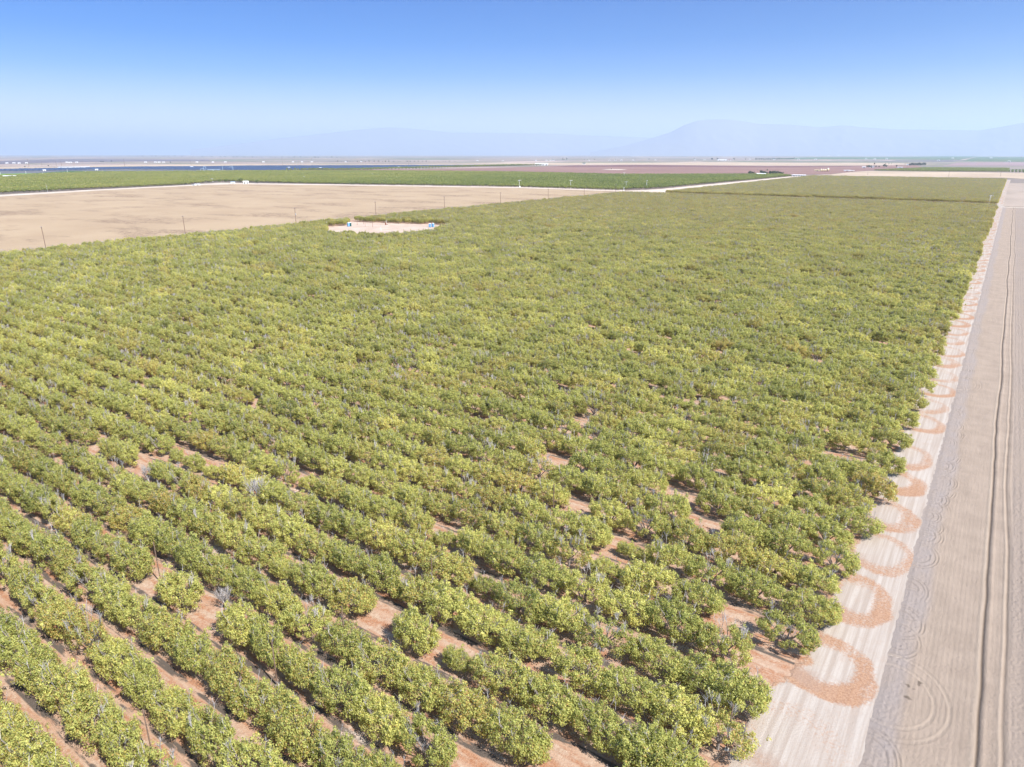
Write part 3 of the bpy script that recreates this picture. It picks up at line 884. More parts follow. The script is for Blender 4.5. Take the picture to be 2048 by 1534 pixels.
# clipped hedge-like orchard on the right and a dark hedge line in front of the vineyard
def tufts(name, poly_px, sx, sy, scale, label, tint=.45, mats=None):
    poly = [ray(*p) for p in poly_px]
    a, b = zip(*poly)
    X, Y = np.meshgrid(np.arange(min(a), max(a), sx), np.arange(min(b), max(b), sy))
    P = np.stack([X.ravel() + gl.normal(0, .5, X.size), Y.ravel() + gl.normal(0, .3, X.size)], 1)
    P = P[in_poly(P[:, 0], P[:, 1], poly)]
    q, _, _ = project(P[:, 0], P[:, 1], 1.0); P = P[(q > -200) & (q < 2250)]
    m = len(P); print(name, m)
    z = np.zeros((m, 5)); z[:, :2] = P
    T = [np.clip(gl.normal(tint, .1, m), 0, 1), np.full(m, .05), gl.integers(0, 4, m), np.stack([gl.uniform(.9, 1.15, m) * scale] * 2 + [gl.uniform(.8, 1.1, m) * scale * .8], 1), gl.random(m) * 6.28]
    return stuff_points(name, z, T, lproto, label, 'orchard trees')
tufts('hedge_orchard_mass', [(1745, 343.2), (1850, 340.3), (2019, 344.5), (2016, 350.2), (1850, 346.4)], 5, 9, 1.0, 'narrow strip of olive-green orchard rows behind the tan verge field at right', .55)
tufts('young_orchard_mass', [(2017, 351.4), (2020, 347.5), (2140, 350), (2140, 356)], 8, 12, 1.0, 'young orchard with spaced dark trees at the right edge beyond the tan verge', .2)
tufts('windbreak_mass', [(560, 339.4), (700, 337.2), (900, 330.0), (1024, 326.9), (1085, 327.0), (1030, 328.2), (900, 332.0), (700, 338.8)], 14, 16, 1.9, 'thin green orchard strip between the dark solar field and brown vineyard', .35)

# ------------------------------------------------------------------ solar panels: far too many to count
sp = [ray(*p) for p in [(-150, 353), (0, 350), (128, 345.8), (256, 341.6), (400, 340.5), (512, 340), (640, 337.5), (800, 332.5), (1010, 327), (1020, 325.9), (900, 326.8), (700, 328.8), (512, 331.4), (400, 334.4), (256, 337.6), (128, 342.4), (0, 347), (-150, 349)]]
a, b = zip(*sp)
X, Y = np.meshgrid(np.arange(min(a), max(a), 42.0), np.arange(min(b), max(b), 14.0))
Q = np.stack([X.ravel(), Y.ravel()], 1)
Q = Q[in_poly(Q[:, 0], Q[:, 1], sp)]
q, _, _ = project(Q[:, 0], Q[:, 1], 1.0); Q = Q[(q > -150) & (q < 2100)]
Q = Q[gl.random(len(Q)) > .03]
base = np.array([(-20.5, -2.3, 1.0), (20.5, -2.3, 1.0), (20.5, 2.3, 2.6), (-20.5, 2.3, 2.6), (-20.5, -2.3, .85), (20.5, -2.3, .85), (20.5, 2.3, 2.45), (-20.5, 2.3, 2.45),
                 (-14, -.1, -1), (-13.7, -.1, -1), (-13.7, .1, 1.7), (-14, .1, 1.7), (14, -.1, -1), (14.3, -.1, -1), (14.3, .1, 1.7), (14, .1, 1.7)])
bf = np.array([(0, 1, 2, 3), (7, 6, 5, 4), (0, 4, 5, 1), (3, 2, 6, 7), (1, 5, 6, 2), (0, 3, 7, 4), (8, 9, 10, 11), (12, 13, 14, 15)])
V = (base[None] + np.concatenate([Q, np.zeros((len(Q), 1))], 1)[:, None, :]).reshape(-1, 3)
F = (bf[None] + (np.arange(len(Q)) * 16)[:, None, None]).reshape(-1, 4)
pv = NT('solar_glass')
pv.color(pv.mix(pv.ramp(pv.noise(1.0, 2, vec=pv.scaled(.9, .02)), .4, .6), (0.022, 0.035, 0.085), (0.035, 0.05, 0.11)))
pv.b.inputs['Roughness'].default_value = 0.35; pv.b.inputs['Specular IOR Level'].default_value = 0.5
print('panels', len(Q))
tag(link('solar_panels', mesh_np('solar_panels', V, F, pv.m)), 'dark blue band of solar panel rows beyond the green orchard', 'solar panels', None, 'stuff')

# ------------------------------------------------------------------ mountains
def range_mesh(name, prof, D, depth, seed, mat):
    xs_ = np.linspace(prof[0][0], prof[-1][0], 420)
    yy = np.interp(xs_, [p[0] for p in prof], [p[1] for p in prof])
    hy = 304.0 + 13.5 * np.clip((xs_ - 1024) / 1024.0, -1.2, 1.2) ** 2
    yy = yy - (hy - 308.0)
    u, v = (xs_ - 1024) / FPX, (767 - yy) / FPX
    fw, up = math.cos(PITCH) + v * math.sin(PITCH), -math.sin(PITCH) + v * math.cos(PITCH)
    az = np.arctan2(u, fw)
    hgt = D * up / np.hypot(u, fw) + H
    rows_ = 40
    V = []
    for j in range(rows_ + 1):
        t = j / rows_
        if t < .7: s = (t / .7); k = s ** 1.25
        else: s = 1; k = 1 - ((t - .7) / .3) ** 1.5
        dist = D - depth * .7 + depth * t
        hn = .25 * vnoise(xs_ / 22 + 3 * t, xs_ * 0 + t * 9, seed) * .55 + vnoise(xs_ / 14 + 5 * t, xs_ * 0 + t * 12, seed + 1) * .2 + .2
        z = hgt * k * (1 - .9 * (1 - k) * (hn - .1) * (1 if t < .7 else 0)) - 2 * (j == 0) - 3 * (j == rows_)
        # ridge keeps its outline
        a_ = -AZ * 0 + az
        Xc, Yc = dist * np.sin(a_), dist * np.cos(a_)
        V.append(np.stack([Xc * math.cos(AZ) - Yc * math.sin(AZ), Xc * math.sin(AZ) + Yc * math.cos(AZ), np.maximum(z, -3)], 1))
    V = np.array(V); nx = len(xs_)
    idx = np.arange((rows_ + 1) * nx).reshape(rows_ + 1, nx)
    F = np.stack([idx[:-1, :-1], idx[:-1, 1:], idx[1:, 1:], idx[1:, :-1]], -1).reshape(-1, 4)
    o = link(name, mesh_np(name, V.reshape(-1, 3), F, mat, smooth_=True)); o['kind'] = 'structure'
MT = mat_flat('haze_tinted_hillside', (0.19, 0.195, 0.22), (0.22, 0.22, 0.24), 0.0006, 0.0006)  # slight blue of distance haze painted into the slopes, on top of the volume
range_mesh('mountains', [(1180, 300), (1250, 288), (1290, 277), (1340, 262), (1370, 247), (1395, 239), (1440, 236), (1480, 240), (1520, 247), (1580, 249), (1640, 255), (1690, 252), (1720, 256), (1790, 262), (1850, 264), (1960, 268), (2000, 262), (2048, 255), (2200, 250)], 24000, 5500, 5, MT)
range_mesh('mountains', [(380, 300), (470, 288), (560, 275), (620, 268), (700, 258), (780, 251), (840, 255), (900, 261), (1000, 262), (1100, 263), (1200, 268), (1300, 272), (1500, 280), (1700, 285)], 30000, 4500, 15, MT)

# ------------------------------------------------------------------ power poles beside the fallow field
def pole_parts(root, h, arm=1.2, transformer=False):
    m = MB(); m.tube((0, 0, -.3), (0, 0, h), .19, .13, 8); m.build('post', M['wood'], root)
    m = MB(); m.box(0, -.16, h - .45, arm * 2, .12, .14); c = m.build('crossarm', M['wood'], root)
    for s in (-1, 0, 1):
        m = MB(); m.lathe(s * (arm - .12), -.16, [(.05, h - .38), (.09, h - .33), (.05, h - .28), (.09, h - .23), (.04, h - .16)], 8)
        m.build('insulator', M['ceramic'], c)
    if transformer:
        m = MB(); m.lathe(.42, 0, [(.2, h - 4.9), (.27, h - 4.8), (.27, h - 3.9), (.2, h - 3.8)], 10); m.build('transformer', M['metal'], root)
LINE = [147, 220, 298, 371, 450, 530, 613, 688, 764]
pole_words = ['nearest wooden power pole, at the far left of the tan field', 'wooden power pole, second from the left along the tan field', 'wooden power pole with a small grey drum halfway up',
              'wooden power pole directly behind the clearing', 'wooden power pole, fifth from the left along the orchard edge', 'wooden power pole, sixth from the left along the orchard edge',
              'orange-brown power pole, seventh from the left along the orchard edge', 'thin power pole, eighth from the left, near the track junction', 'thin power pole, rightmost of the orchard edge line, by the junction']
for k, wy in enumerate(LINE):
    o = thing('power_pole', pole_words[k], 'power pole', (XL - 4.2, wy, 0), 0, 'power poles along the orchard\'s left edge')
    pole_parts(o, 11.5, transformer=(k == 2))

def simple_pole(x, y, h_px, label, group, r=.16, name='power_pole'):
    wx, wy, mpp = point_of(x, y)
    h = h_px * mpp
    o = thing(name, label, 'power pole' if name == 'power_pole' else 'pole', (wx, wy, 0), AZ, group)
    m = MB(); m.tube((0, 0, -.6), (0, 0, h), r * 1.3, r, 6); m.build('post', M['wood'], o)
    m = MB(); m.box(0, -.2, h - h * .06, h * .16, .2, .25); m.build('crossarm', M['wood'], o)
    return o
for x, y, hp, lab in [(58, 341, 12, 'tall dark pylon pole, leftmost beyond the solar field'), (250, 338, 14, 'tall dark pylon pole above the left end of the long white roof'),
                      (113, 338, 8, 'thin far pole, left of the long white roof'), (123.5, 338, 8, 'thin far pole, close pair with the one just left of it'), (84, 339, 6, 'faint far pole between the leftmost pylon pole and a close pair'),
                      (382, 331, 8, 'thin far pole on the grey plain, above the middle of the left orchard'), (565, 328, 12, 'tall dark pole beyond the solar field, left one of two'),
                      (624.5, 328, 12, 'tall dark pole beyond the solar field, right one of two'), (817, 326, 8, 'faint far pole beyond the right end of the solar field')]:
    simple_pole(x, y, hp, lab, 'far poles beyond the solar field', .35)
for x, y, hp, lab in [(1351, 371, 14, 'thin dark pole standing in the green orchard near the pale road'), (1515, 343, 5.0, 'short dark stub pole in the vineyard left of the ranch trees'),
                      (1735, 352, 6, 'thin pole on the tan verge field, leftmost'), (1897, 358, 9, 'thin pole on the tan verge field, middle one'), (2000, 360, 9, 'thin pole at the far corner of the orchard by the pale strip')]:
    simple_pole(x, y, hp, lab, 'thin poles in the middle distance', .16)

for k, (x, y, h, lab) in enumerate([(322, 1166, 5.2, 'thin dark post beside the bare gap near the lone round tree at lower left'), (691, 1300, 5.0, 'thin dark post rising from the leaves below the centre-left gap'),
        (555, 1372, 5.0, 'thin dark post in the lower left rows'), (866, 1205, 5.4, 'tall thin dark post in the lower centre rows'), (1106, 1040, 5.2, 'thin dark post in the middle rows, right of centre'),
        (1318, 1062, 5.2, 'thin dark post left of the bare red gap at centre right'), (307, 1520, 5.0, 'thin dark post near the bottom left corner'), (1453, 1500, 4.6, 'thin dark post at the road end of the lowest rows')]):
    wx, wy = ray(x, y)
    o = thing('orchard_post', lab, 'post', (wx, wy, 0), 0, 'thin posts among the near rows')
    m = MB(); m.tube((0, 0, -.3), (0.05, 0, h), .07, .05, 6); m.build('shaft', M['wood'], o)
    m = MB(); m.box(0, 0, .05, .3, .3, .2); m.build('foot', M['concrete'], o)
for k, (x, y, s_, lab) in enumerate([(452, 1218, 1.0, 'small leafless grey tree in the bare gap at lower left'), (517, 1010, 1.5, 'leafless pale grey tree left of the bright yellow tree'), (298, 965, 1.1, 'pale leafless shrub in a small gap at left')]):
    g = np.random.default_rng(800 + k); wx, wy = ray(x, y)
    o = thing('dead_tree', lab, 'dead tree', (wx, wy, 0), 0, 'leafless trees in the orchard'); o.scale = (s_,) * 3
    m = MB(); m.tube((0, 0, -.1), (0, 0, .6), .1, .08, 6, False); m.build('trunk', M['twig'], o)
    m = MB()
    for j in range(9):
        t_ = 2 * math.pi * j / 9 + g.uniform(-.2, .2); q = np.array([math.cos(t_) * .5, math.sin(t_) * .5, 1.2 + g.uniform(0, .3)])
        m.tube((0, 0, .5), q, .045, .03, 4, False)
        for w in range(7):
            e = q + np.array([g.normal(0, .35), g.normal(0, .35), .7 + .4 * g.random()]); m.tube(q, e, .022, .01, 3, False)
            for w2 in range(2): m.tube(q * .4 + e * .6, e + g.normal(0, .18, 3), .012, .006, 3, False)
    m.build('branches', M['twig'], o)

# ------------------------------------------------------------------ frost fans / wind machines
def wind_machine(x, y, h_px, label, rz):
    wx, wy, mpp = point_of(x, y); h = h_px * mpp
    o = thing('wind_machine', label, 'wind machine', (wx, wy, 0), rz, 'white wind machines over the orchards')
    m = MB(); m.tube((0, 0, -.2), (0, 0, h), .28, .2, 10); m.build('mast', M['white'], o)
    m = MB(); m.box(0, -.2, h + .1, .7, 1.3, .6); g = m.build('gearbox', M['white'], o)
    for s in (-1, 1):
        m = MB(); m.box(s * 1.5, -.95, h + .15, 2.7, .12, .34); m.build('blade', M['white'], o)
    m = MB(); m.box(1.1, .2, .9, 1.6, 1.1, 1.5); m.build('engine_box', M['white'], o)
for x, y, hp, lab in [(1978, 409, 12, 'white wind machine near the right end of the orchard\'s cross track'), (1038.5, 372.5, 13, 'pale wind machine at the green orchard edge, tallest of the left ones'),
                      (1141, 374, 14, 'wind machine with white head over the green orchard, in the middle'), (1252, 374, 11, 'wind machine with pale head, left of the track junction'),
                      (1293, 374, 13, 'wind machine with white head standing behind the track junction'), (609, 357, 4.5, 'small white wind machine amid the green orchard, left part'),
                      (746, 350, 4, 'small white wind machine high in the green orchard, centre-left'), (1248, 352, 8, 'white wind machine at the brown vineyard border'), (425, 364, 5, 'white wind machine just left of the farmyard trees')]:
    wind_machine(x, y, hp, lab, random.uniform(0, 3))

# valve post at the junction
wx, wy, mpp = point_of(1247.5, 381.5)
o = thing('standpipe', 'white standpipe at the track junction beyond the orchard corner', 'pipe', (wx, wy, 0), 0)
m = MB(); m.tube((0, 0, -.1), (0, 0, 4.2), .28, .28, 12); m.build('pipe', M['white'], o)
m = MB(); m.lathe(0, 0, [(.28, 4.2), (.5, 4.35), (.5, 5.0), (.15, 5.3)], 12); m.build('cap', M['white'], o)

# ------------------------------------------------------------------ clearing: toilets, stakes, pump
def toilet(x, y, rz, mat, label):
    wx, wy, mpp = point_of(x, y)
    o = thing('portable_toilet', label, 'portable toilet', (wx, wy, .03), rz, 'portable toilets at the clearing')
    m = MB(); m.box(0, 0, .06, 1.25, 1.3, .12); m.build('base', M['dark'], o)
    m = MB()
    m.box(-.56, 0, 1.17, .06, 1.16, 2.1); m.box(.56, 0, 1.17, .06, 1.16, 2.1); m.box(0, .55, 1.17, 1.06, .06, 2.1); m.box(-.46, -.55, 1.17, .14, .06, 2.1); m.box(.46, -.55, 1.17, .14, .06, 2.1); m.box(0, -.55, 2.12, .78, .06, .2)
    m.build('walls', mat, o)
    m = MB(); m.box(0, -.56, 1.07, .76, .04, 1.86); d = m.build('door', mat, o)
    m = MB(); m.box(.28, -.60, 1.1, .05, .05, .16); m.build('handle', M['dark'], d)
    m = MB(); m.lathe(0, 0, [(.86, 2.22), (.86, 2.28), (.60, 2.44), (.2, 2.5)], 4); r = m.build('roof', M['white'], o); r.rotation_euler = (0, 0, R(45))
    m = MB(); m.tube((.4, .4, 2.3), (.4, .4, 2.75), .05, .05, 8); m.build('vent_pipe', M['white'], o)
toilet(860, 454.5, .3, M['blue'], 'bright blue portable toilet at the right end of the clearing, left of a pair')
toilet(866, 454.0, .1, M['blue'], 'bright blue portable toilet at the right end of the clearing, right of a pair')
toilet(697, 453.0, -.2, M['blue'], 'blue portable toilet at the left end of the clearing')
toilet(700.5, 452.5, .1, M['teal'], 'dark green portable toilet at the left end of the clearing')
for k, (x, y, hp, lab) in enumerate([(714.5, 450.5, 8, 'thin steel stake at the back left of the clearing'), (730.5, 454, 9, 'thin stake, second from the left in the clearing'),
                                     (745.5, 455, 9.5, 'rusty brown stake, third from the left in the clearing'), (727.5, 449.5, 6, 'short faint stake near the back of the clearing')]):
    wx, wy, mpp = point_of(x, y)
    o = thing('stake', lab, 'stake', (wx, wy, 0), 0, 'stakes standing in the clearing')
    m = MB(); m.tube((0, 0, 0), (0, 0, hp * mpp), .09, .07, 6); m.build('rod', M['rust'], o)
    m = MB(); m.box(0, 0, .1, .3, .3, .2); m.build('foot', M['concrete'], o)
for x, y, hp, lab, cap in [(762, 461.5, 10, 'white standpipe in the middle of the clearing front', True), (854, 467, 9, 'white post rising from trees below the blue portable toilets', False), (910, 470, 6, 'small orange-topped post among trees right of the clearing', False), (772.5, 446, 6, 'pale post with dark top at the back of the clearing', True)]:
    wx, wy, mpp = point_of(x, y); h = hp * mpp
    o = thing('standpipe', lab, 'pipe', (wx, wy, 0), 0)
    m = MB(); m.tube((0, 0, 0), (0, 0, h * .85), .14, .13, 10); m.build('pipe', M['orange'] if 'orange' in lab else M['white'], o)
    m = MB(); m.lathe(0, 0, [(.14, h * .85), (.24, h * .88), (.24, h * .97), (.08, h)], 10); m.build('cap', M['metal'] if cap else M['white'], o)
wx, wy, mpp = point_of(772.5, 451)
o = thing('well_pump', 'small rust-red well pump standing in the middle of the clearing', 'pump', (wx, wy, .03), .4)
m = MB(); m.box(0, 0, .15, 2.2, 1.2, .3); m.build('base', M['concrete'], o)
m = MB(); m.lathe(-.4, 0, [(.3, .3), (.36, .35), (.36, 1.5), (.26, 1.6), (.26, 1.9), (.05, 2.0)], 12); m.build('motor', M['rust'], o)
m = MB(); m.tube((-.4, 0, .6), (1.0, 0, .6), .12, .12, 8); m.tube((1.0, 0, .6), (1.0, 0, .3), .12, .12, 8); m.build('outlet_pipe', M['rust'], o)

# ------------------------------------------------------------------ buildings in the distance
def shed(x, y, w_px, h_px, label, group=None, wall='white', roof='whiteroof', name='shed', deep=None, doors=1, cat='shed'):
    wx, wy, mpp = point_of(x, y)
    w, h = w_px * mpp, h_px * mpp
    dpt = deep or max(w * .55, 4)
    o = thing(name, label, cat, (wx, wy, -.3), math.atan2(-wx, wy), group)
    m = MB(); m.box(0, 0, h * .36, w, dpt, h * .72)
    m.add([(-w / 2, -dpt / 2, h * .72), (-w / 2, dpt / 2, h * .72), (-w / 2, 0, h * .97)], [(0, 2, 1)])
    m.add([(w / 2, -dpt / 2, h * .72), (w / 2, dpt / 2, h * .72), (w / 2, 0, h * .97)], [(0, 1, 2)])
    m.build('walls', M[wall], o)
    m = MB(); m.gable(w, dpt, h * .73, h * .27, min(.5, w * .04), .12); m.build('roof', M[roof], o)
    for k in range(doors):
        m = MB(); m.box((k - (doors - 1) / 2) * w / max(doors, 1), -dpt / 2 - .04, h * .26, min(3.5, w * .2), .1, h * .5); m.build('door', M['dark'], o)
    return o
left = [(14, 335.6), (28, 335.2), (38.5, 335.2), (53.5, 334.4), (134, 331.4), (141, 331.4), (153.5, 331.0), (291.5, 328), (311.5, 327.6), (318.5, 327.6), (327.5, 327.4), (394, 326), (426, 325.6), (451, 325), (527, 323.8), (586, 323.2), (604, 323), (624, 322.6)]
for k, (x, y) in enumerate(left):
    shed(x, y, 3.8, 1.5, 'low white shed on the grey plain beyond the solar field, %s from the left' % ORD[k + 1], 'low white sheds on the grey plain')
mid = [(691.5, 321.6), (722.5, 321.2), (1072, 317.8), (1093, 317.6), (1101, 317.6), (1107, 317.6), (1177.5, 317.8), (1219, 317.8), (1231, 317.8), (1243, 317.8), (1266, 317.8), (1311, 317.8), (1390, 318), (1409, 318), (955, 318.2), (1006, 318.2)]
for k, (x, y) in enumerate(sorted(mid)):
    shed(x, y, 3.2, 1.3, 'tiny white shed in the hazy middle of the plain, %s from the left' % ORD[k + 1], 'tiny white sheds in the hazy plain')
rgt = [(1500, 318.6), (1548.5, 319.6), (1597, 319.8), (1631, 320.2), (1732, 321.8), (1749.5, 321.8), (1773, 322), (1657, 314), (1678, 313.6), (1806, 314.6), (1830.5, 317.4), (1877, 327), (1905.5, 323.5), (1957, 318), (1982, 325), (2018, 332)]
for k, (x, y) in enumerate(sorted(rgt)):
    shed(x, y, 3.6, 1.4, 'small white shed on the right-hand plain, %s from the left' % ORD[k + 1], 'small white sheds on the right-hand plain')
for x, y, lab in [(89, 347.6, 'white shed at the near edge of the solar field, left of two'), (193.5, 344.4, 'white shed at the near edge of the solar field, right of two'), (578, 334.8, 'small white shed amid the solar panels, left'),
                  (641, 335, 'small white shed amid the solar panels above the orchard, right'), (384, 336.4, 'small grey shed amid the solar panels above the left orchard'), (799, 332, 'pale shed at the near edge of the solar panels, centre'), (917, 329.4, 'pale shed near the right end of the solar panels')]:
    shed(x, y, 4.2, 2.0, lab, 'sheds in the solar field', doors=1)
shed(20, 361.5, 17, 3.6, 'pale barn with wide pitched roof at the left edge beyond the orchard', None, 'white', 'whiteroof', 'barn', cat='barn')
shed(148, 340.8, 44, 1.8, 'very long low white roof at the far edge of the solar field', None, 'white', 'whiteroof', 'long_shed', deep=30, doors=5)
shed(492, 367, 9, 5.0, 'white farm building at the edge of the green orchard', None, 'white', 'whiteroof', 'farm_building', doors=2, cat='building')
shed(466, 367.2, 7, 3.4, 'low blue-roofed lean-to left of the round farmyard tree', None, 'white', 'palebeam', 'lean_to', cat='shed')
shed(395, 371, 9, 2.6, 'low white trailer at the left end of the pale farmyard', 'white trailers in the farmyard', 'white', 'whiteroof', 'trailer', cat='trailer')
shed(387, 371.4, 5, 1.8, 'small grey trailer at the far left end of the pale farmyard', 'white trailers in the farmyard', 'metal', 'metal', 'trailer', cat='trailer')
shed(1083, 326.6, 24, 4.0, 'long white warehouse on the tan band above the vineyard', None, 'white', 'whiteroof', 'warehouse', deep=40, doors=4, cat='warehouse')
shed(1168, 324.8, 6, 2.6, 'dark-roofed house right of the long white warehouse', None, 'white', 'dark', 'house', cat='house')
shed(1444, 319.6, 16, 2.4, 'wide white barn between hazy dark trees on the plain', None, 'white', 'whiteroof', 'barn', doors=2, cat='barn')
shed(1459, 319.2, 6, 2.2, 'small reddish-roofed barn right of the wide white barn', None, 'white', 'rust', 'barn', cat='barn')
shed(1522, 350.2, 15, 4.2, 'white ranch house in front of the ranch trees', None, 'white', 'whiteroof', 'ranch_house', doors=3, cat='house')
shed(1545, 349.8, 13, 2.4, 'long grey-roofed shed under the palms right of the ranch house', None, 'white', 'metal', 'long_shed', doors=3)
shed(1562, 350.6, 9, 2.2, 'small orange-trimmed shed right of the palms', None, 'orange', 'whiteroof', 'shed')
shed(1598, 352.4, 21, 2.8, 'long white packing shed with open dark bays by the pale road', None, 'white', 'whiteroof', 'packing_shed', doors=5, cat='shed')
shed(1578, 351.4, 14, 1.8, 'low white shed left of the long packing shed', None, 'white', 'whiteroof', 'low_shed', doors=2)
shed(1611, 353.8, 4, 1.8, 'small white trailer at the right end of the packing sheds', None, 'white', 'whiteroof', 'trailer', cat='trailer')
shed(1694, 343.6, 10, 1.8, 'low white tank shed right of the yellow silos, left half', 'low sheds right of the silos', 'white', 'whiteroof', 'low_shed')
shed(1704, 344.0, 7, 1.5, 'low cream shed right of the yellow silos, right half', 'low sheds right of the silos', 'cream', 'whiteroof', 'low_shed')
shed(1635, 342.6, 10, 2.0, 'low cream shed at the foot of the yellow silos', None, 'cream', 'cream', 'low_shed')
shed(1728, 337.6, 6, 2.0, 'small white house left of the far farm trees', None, 'white', 'whiteroof', 'house', cat='house')
shed(1743, 337.4, 8, 2.4, 'grey-roofed house under the far farm trees', None, 'white', 'metal', 'house', cat='house')
shed(1815, 334.6, 3, 1.8, 'tiny blue-white hut left of the dark tree row', None, 'white', 'palebeam', 'hut', cat='hut')
shed(1800, 339, 8, 1.5, 'low pale shed in front of the far farm trees', None, 'white', 'whiteroof', 'low_shed')

# silos
for k, (x, w, h, lab) in enumerate([(1642.5, 3.2, 4.2, 'short yellow silo, leftmost of the row'), (1646.8, 2.8, 4.0, 'short yellow silo, second from the left'), (1650.8, 2.8, 4.0, 'short yellow silo, third from the left'), (1655.8, 3.4, 5.4, 'tallest cream silo, rightmost of the row')]):
    wx, wy, mpp = point_of(x, 343.2)
    o = thing('silo', lab, 'silo', (wx, wy, -.5), 0, 'silos in the brown vineyard')
    r, hh = w * mpp / 2, h * mpp
    m = MB(); m.lathe(0, 0, [(r, 0), (r, hh * .85)], 20); m.build('tank', M['cream'], o, True)
    m = MB(); m.lathe(0, 0, [(r * 1.03, hh * .85), (r * .2, hh), (r * .15, hh * 1.03)], 20); m.build('roof', M['white'], o)
    m = MB(); m.tube((r + .2, 0, 0), (r + .2, 0, hh * .95), .25, .25, 6); m.build('ladder', M['rust'], o)
# tower of the far farm
wx, wy, mpp = point_of(1748, 337)
o = thing('water_tower', 'slim dark water tower beside the far farm trees', 'tower', (wx, wy, -.4), 0)
hh = 7.5 * mpp
for a_ in (-1, 1):
    for b_ in (-1, 1):
        m = MB(); m.tube((a_ * 1.8, b_ * 1.8, 0), (a_ * 1.2, b_ * 1.2, hh * .72), .3, .25, 6); m.build('leg', M['wood'], o)
m = MB(); m.lathe(0, 0, [(2.2, hh * .72), (2.3, hh * .95), (.3, hh * 1.05)], 14); m.build('tank', M['wood'], o)
# pale steel frames of the substation
def gantry(x, y, w_px, h_px, n, label):
    wx, wy, mpp = point_of(x, y); w, h = w_px * mpp, h_px * mpp
    o = thing('steel_gantry', label, 'gantry', (wx, wy, -.4), math.atan2(-wx, wy), 'pale steel frames by the solar field')
    for k in range(n):
        m = MB(); X = (k / (n - 1) - .5) * w; m.box(X, 0, h / 2, .5, .5, h); m.build('column', M['palebeam'], o)
    m = MB(); m.box(0, -.01, h, w + .6, .6, .6); m.build('beam', M['palebeam'], o)
    return o
gantry(405, 343.6, 6.5, 4.6, 2, 'pale steel frame, leftmost and square, beyond the left orchard')
gantry(410, 343.6, 3.5, 8.2, 2, 'tall narrow pale steel frame beside the square one')
gantry(421, 343.4, 9, 3.8, 5, 'low pale steel rack of five columns, left')
gantry(434, 343.2, 11, 3.8, 6, 'low pale steel rack of six columns, right')
for x, lab in ((446, 'slim pale mast right of the low steel racks'), (466.5, 'slim pale mast with side arm, right of the other mast')):
    wx, wy, mpp = point_of(x, 343); h = 9 * mpp
    o = thing('steel_mast', lab, 'mast', (wx, wy, -.4), math.atan2(-wx, wy), 'pale masts by the solar field')
    m = MB(); m.tube((0, 0, 0), (0, 0, h), .45, .35, 8); m.build('post', M['palebeam'], o)
    if 'arm' in lab:
        m = MB(); m.box(-3.2 * mpp, 0, h * .88, 6 * mpp, .5, .6); m.build('arm', M['palebeam'], o)
# vent pipes in the green crop
for x, y, hp, lab in [(52.5, 355.5, 4.5, 'pale vent pipe in the bright green pasture'), (1.5, 357.5, 4, 'pale vent pipe at the left edge of the bright green pasture'), (86.5, 356, 3.4, 'white post at the right end of the bright green pasture'), (172, 351, 3, 'pale vent pipe in the dark green field'),
                      (135, 349.2, 4.5, 'brown and white post in front of the solar field'), (80, 374.5, 2.5, 'small pale valve in the left orchard'), (96, 390, 15, 'thin grey pole at the left orchard\'s front edge')]:
    wx, wy, mpp = point_of(x, y); h = hp * mpp
    o = thing('vent_pipe', lab, 'pipe', (wx, wy, -.3), 0, 'pipes and posts beyond the tan field')
    r = .12 if hp > 10 else .35
    m = MB(); m.tube((0, 0, 0), (0, 0, h), r, r, 8); m.build('pipe', M['metal' if hp > 10 else 'white'], o)
    m = MB(); m.lathe(0, 0, [(r, h), (r * 1.6, h + r), (r * 1.6, h + 2 * r), (r * .3, h + 3 * r)], 8); m.build('cap', M['white'], o)

# ------------------------------------------------------------------ trees in the distance
def far_crown(i, kind):
    g = np.random.default_rng(500 + i)
    if kind == 'round': nc, sh, zc = 16, np.array([3.4, 3.4, 2.4]), 5.0
    elif kind == 'column': nc, sh, zc = 14, np.array([1.3, 1.3, 4.0]), 5.6
    else: nc, sh, zc = 14, np.array([2.6, 2.6, 3.4]), 5.6
    d = g.normal(size=(nc, 3)); d /= np.linalg.norm(d, axis=1)[:, None]
    C = d * sh * g.uniform(.45, 1, (nc, 1)); C[:, 2] += zc
    V, F, a, b = leaves(520, C, g.uniform(.9, 1.5, nc), 0.55, g)
    V[:, 2] = np.maximum(V[:, 2], .6)
    me = mesh_np('crown', V, F, M['leafdark'], {'leaf': ('FACE', a), 'leaf2': ('FACE', np.maximum(b, .1))})
    m = MB(); m.tube((0, 0, -.5), (0, 0, zc), .4, .22, 6, False)
    for k in range(4):
        t = 1.6 * k; m.tube((0, 0, zc * .5), (math.cos(t) * sh[0] * .6, math.sin(t) * sh[1] * .6, zc + .5), .2, .08, 4, False)
    return me, m.mesh('trunk', M['bark'])
FC = {k: [far_crown(10 * j + q, k) for q in range(3)] for j, k in enumerate(('round', 'column', 'tall'))}
def far_tree(x, y, hp, kind, label, group, tint=.3):
    wx, wy, mpp = point_of(x, y)
    s = hp * mpp / (9.6 if kind != 'round' else 8.4)
    o = thing('%s_tree' % {'round': 'broadleaf', 'column': 'cypress', 'tall': 'eucalyptus'}[kind], label, 'tree', (wx, wy, -.4), random.uniform(0, 6.28), group)
    o.scale = (s, s, s)
    for nm, me in zip(('crown', 'trunk'), random.choice(FC[kind])):
        c = link(nm, me, o)
        if nm == 'crown': c['tint'] = tint + random.uniform(-.1, .1); c['turn'] = 0.0
    return o
